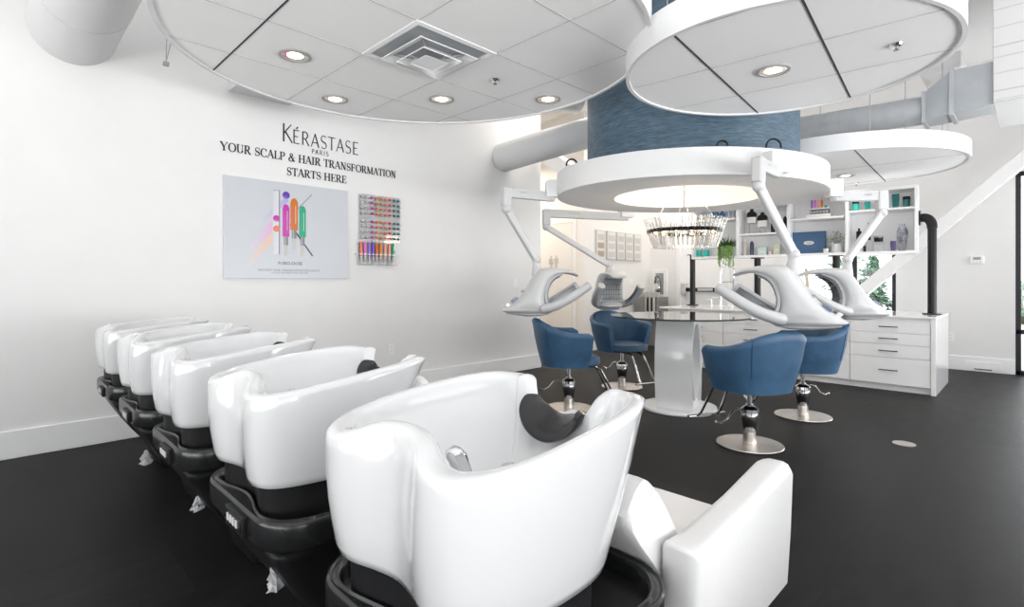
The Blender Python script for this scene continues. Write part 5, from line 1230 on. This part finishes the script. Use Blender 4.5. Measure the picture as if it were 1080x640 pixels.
# ================================================================ OUTSIDE
o = structure(MB().box(10.0, -14, -.12, 40, 24, -.02), 'ground', 'gravel')
def conifer(x, y, h_, r_, label):
    t = thing('conifer_tree', label, 'tree', (x, y, -.02), 0, 'conifers outside the windows'); MB().tube([(0, 0, 0), (0, 0, h_ * .9)], [.12, .03], 10).build('trunk', 'bark', t)
    m = MB()
    for k in range(650):
        q = random.random() ** .8; a = random.uniform(0, 2 * PI); rr_ = r_ * (1 - q) * random.uniform(.45, 1.05) + .05; c_ = Vector((rr_ * math.cos(a), rr_ * math.sin(a), .25 + q * (h_ - .3)))
        d_ = Vector((math.cos(a), math.sin(a), random.uniform(-.5, .3))).normalized(); sd = Vector((-math.sin(a), math.cos(a), random.uniform(-.4, .4))); s_ = random.uniform(.07, .16) * (1.3 - q)
        m.add([tuple(c_ - sd * s_ * .5), tuple(c_ + d_ * s_ * 1.6), tuple(c_ + sd * s_ * .5), tuple(c_ - d_ * s_ * .4 + Vector((0, 0, .05)))], [(0, 1, 2, 3)])
    m.build('foliage', 'tree', t, smooth=False)
conifer(13.5, on_x(921, 13.5), 2.0, .42, 'green conifer outside the window, lower half right of the brace')
conifer(16.5, on_x(893, 16.5), 5.2, .62, 'tall green conifer outside, close behind the black window mullion')
conifer(22, on_x(1076, 22), 1.3, .8, 'light green bush outside the full-height window at right')
tag(MB().bar((13, on_x(856, 13), -.02), (13, on_x(850, 13), 1.55), .06, .06).bar((13, on_x(853, 13), .9), (13, on_x(866, 13), .95), .05, .05).build('wooden_post', 'wood', None, .005), 'leaning wooden post outside the window between the processors', 'post')

# ================================================================ LIGHT
wd = bpy.data.worlds.new('sky'); sc.world = wd; wd.use_nodes = True; bg = wd.node_tree.nodes['Background']
sk = wd.node_tree.nodes.new('ShaderNodeTexSky'); sk.sky_type = 'HOSEK_WILKIE'; sk.turbidity = 7; sk.ground_albedo = .6; sk.sun_direction = Vector((-.5, -.6, .75)).normalized()
mixn = wd.node_tree.nodes.new('ShaderNodeMix'); mixn.data_type = 'RGBA'; mixn.inputs[0].default_value = .8
wd.node_tree.links.new(sk.outputs[0], mixn.inputs[6]); mixn.inputs[7].default_value = (.98, .985, 1.0, 1)
wd.node_tree.links.new(mixn.outputs[2], bg.inputs[0]); bg.inputs[1].default_value = 4.8
def area(name, loc, rot, sx, sy, e, col=(1, 1, 1), spread=180):
    l = bpy.data.lights.new(name, 'AREA'); l.shape = 'RECTANGLE'; l.size = sx; l.size_y = sy; l.energy = e; l.color = col
    o = bpy.data.objects.new(name, l); C.objects.link(o); o.location = loc; o.rotation_euler = rot; l.spread = math.radians(spread); return o
# area lamps added inside the shopfront glazing, tilted up to brighten cloud undersides
area('daylight_fill_right', (4.2, -4.1, .85), (math.radians(142), 0, 0), 11, 1.4, 500, (.99, .99, 1), 150)
area('daylight_fill_rear', (-3.6, .3, .85), (math.radians(142), 0, math.radians(-90)), 8.5, 1.4, 215, (1, .995, .985), 150)
area('daylight_back', (XB + .2, -.9, 1.2), (math.radians(105), 0, math.radians(90)), 1.9, 2.3, 70, (.95, .98, 1))
area('daylight_back', (XB + .2, 2.2, 1.0), (math.radians(110), 0, math.radians(90)), 1.3, 1.6, 35, (.95, .98, 1))
area('ceiling_fill', (5.4, -1.0, 4.2), (0, 0, 0), 3, 1.0, 30, (1, .96, .92))  # added fill lamp, unseen, brightens the counter side
area('ceiling_fill', (5.9, 4.4, 4.2), (0, 0, 0), 2, .8, 50, (1, .94, .88))  # added fill lamp, unseen, brightens the far part of the room
area('hall_light', (6.8, 7.2, 3.4), (0, 0, 0), .6, .6, 48, (1, .88, .76))
area('hall_light', (8.7, 4.7, 3.9), (0, 0, 0), 1.2, .6, 48, (1, .90, .80))

# ================================================================ CAMERA
cam = bpy.data.cameras.new('camera'); co = bpy.data.objects.new('camera', cam); C.objects.link(co)
co.location = (0, 0, EYE); co.rotation_euler = (PI / 2, 0, -PI / 4)
cam.sensor_width = 36; cam.lens = 36 * 552 / 1080; cam.shift_y = -23 / 1080; cam.clip_start = .05
sc.camera = co
sc.view_settings.view_transform = 'Standard'; sc.view_settings.look = 'None'; sc.view_settings.gamma = 1; sc.view_settings.exposure = -.33
sc.view_settings.use_curve_mapping = False
sc.cycles.use_denoising = True
sc.cycles.max_bounces = 10; sc.cycles.diffuse_bounces = 6; sc.cycles.transparent_max_bounces = 24; sc.cycles.glossy_bounces = 5; sc.cycles.caustics_reflective = False; sc.cycles.caustics_refractive = False; sc.cycles.sample_clamp_indirect = 8
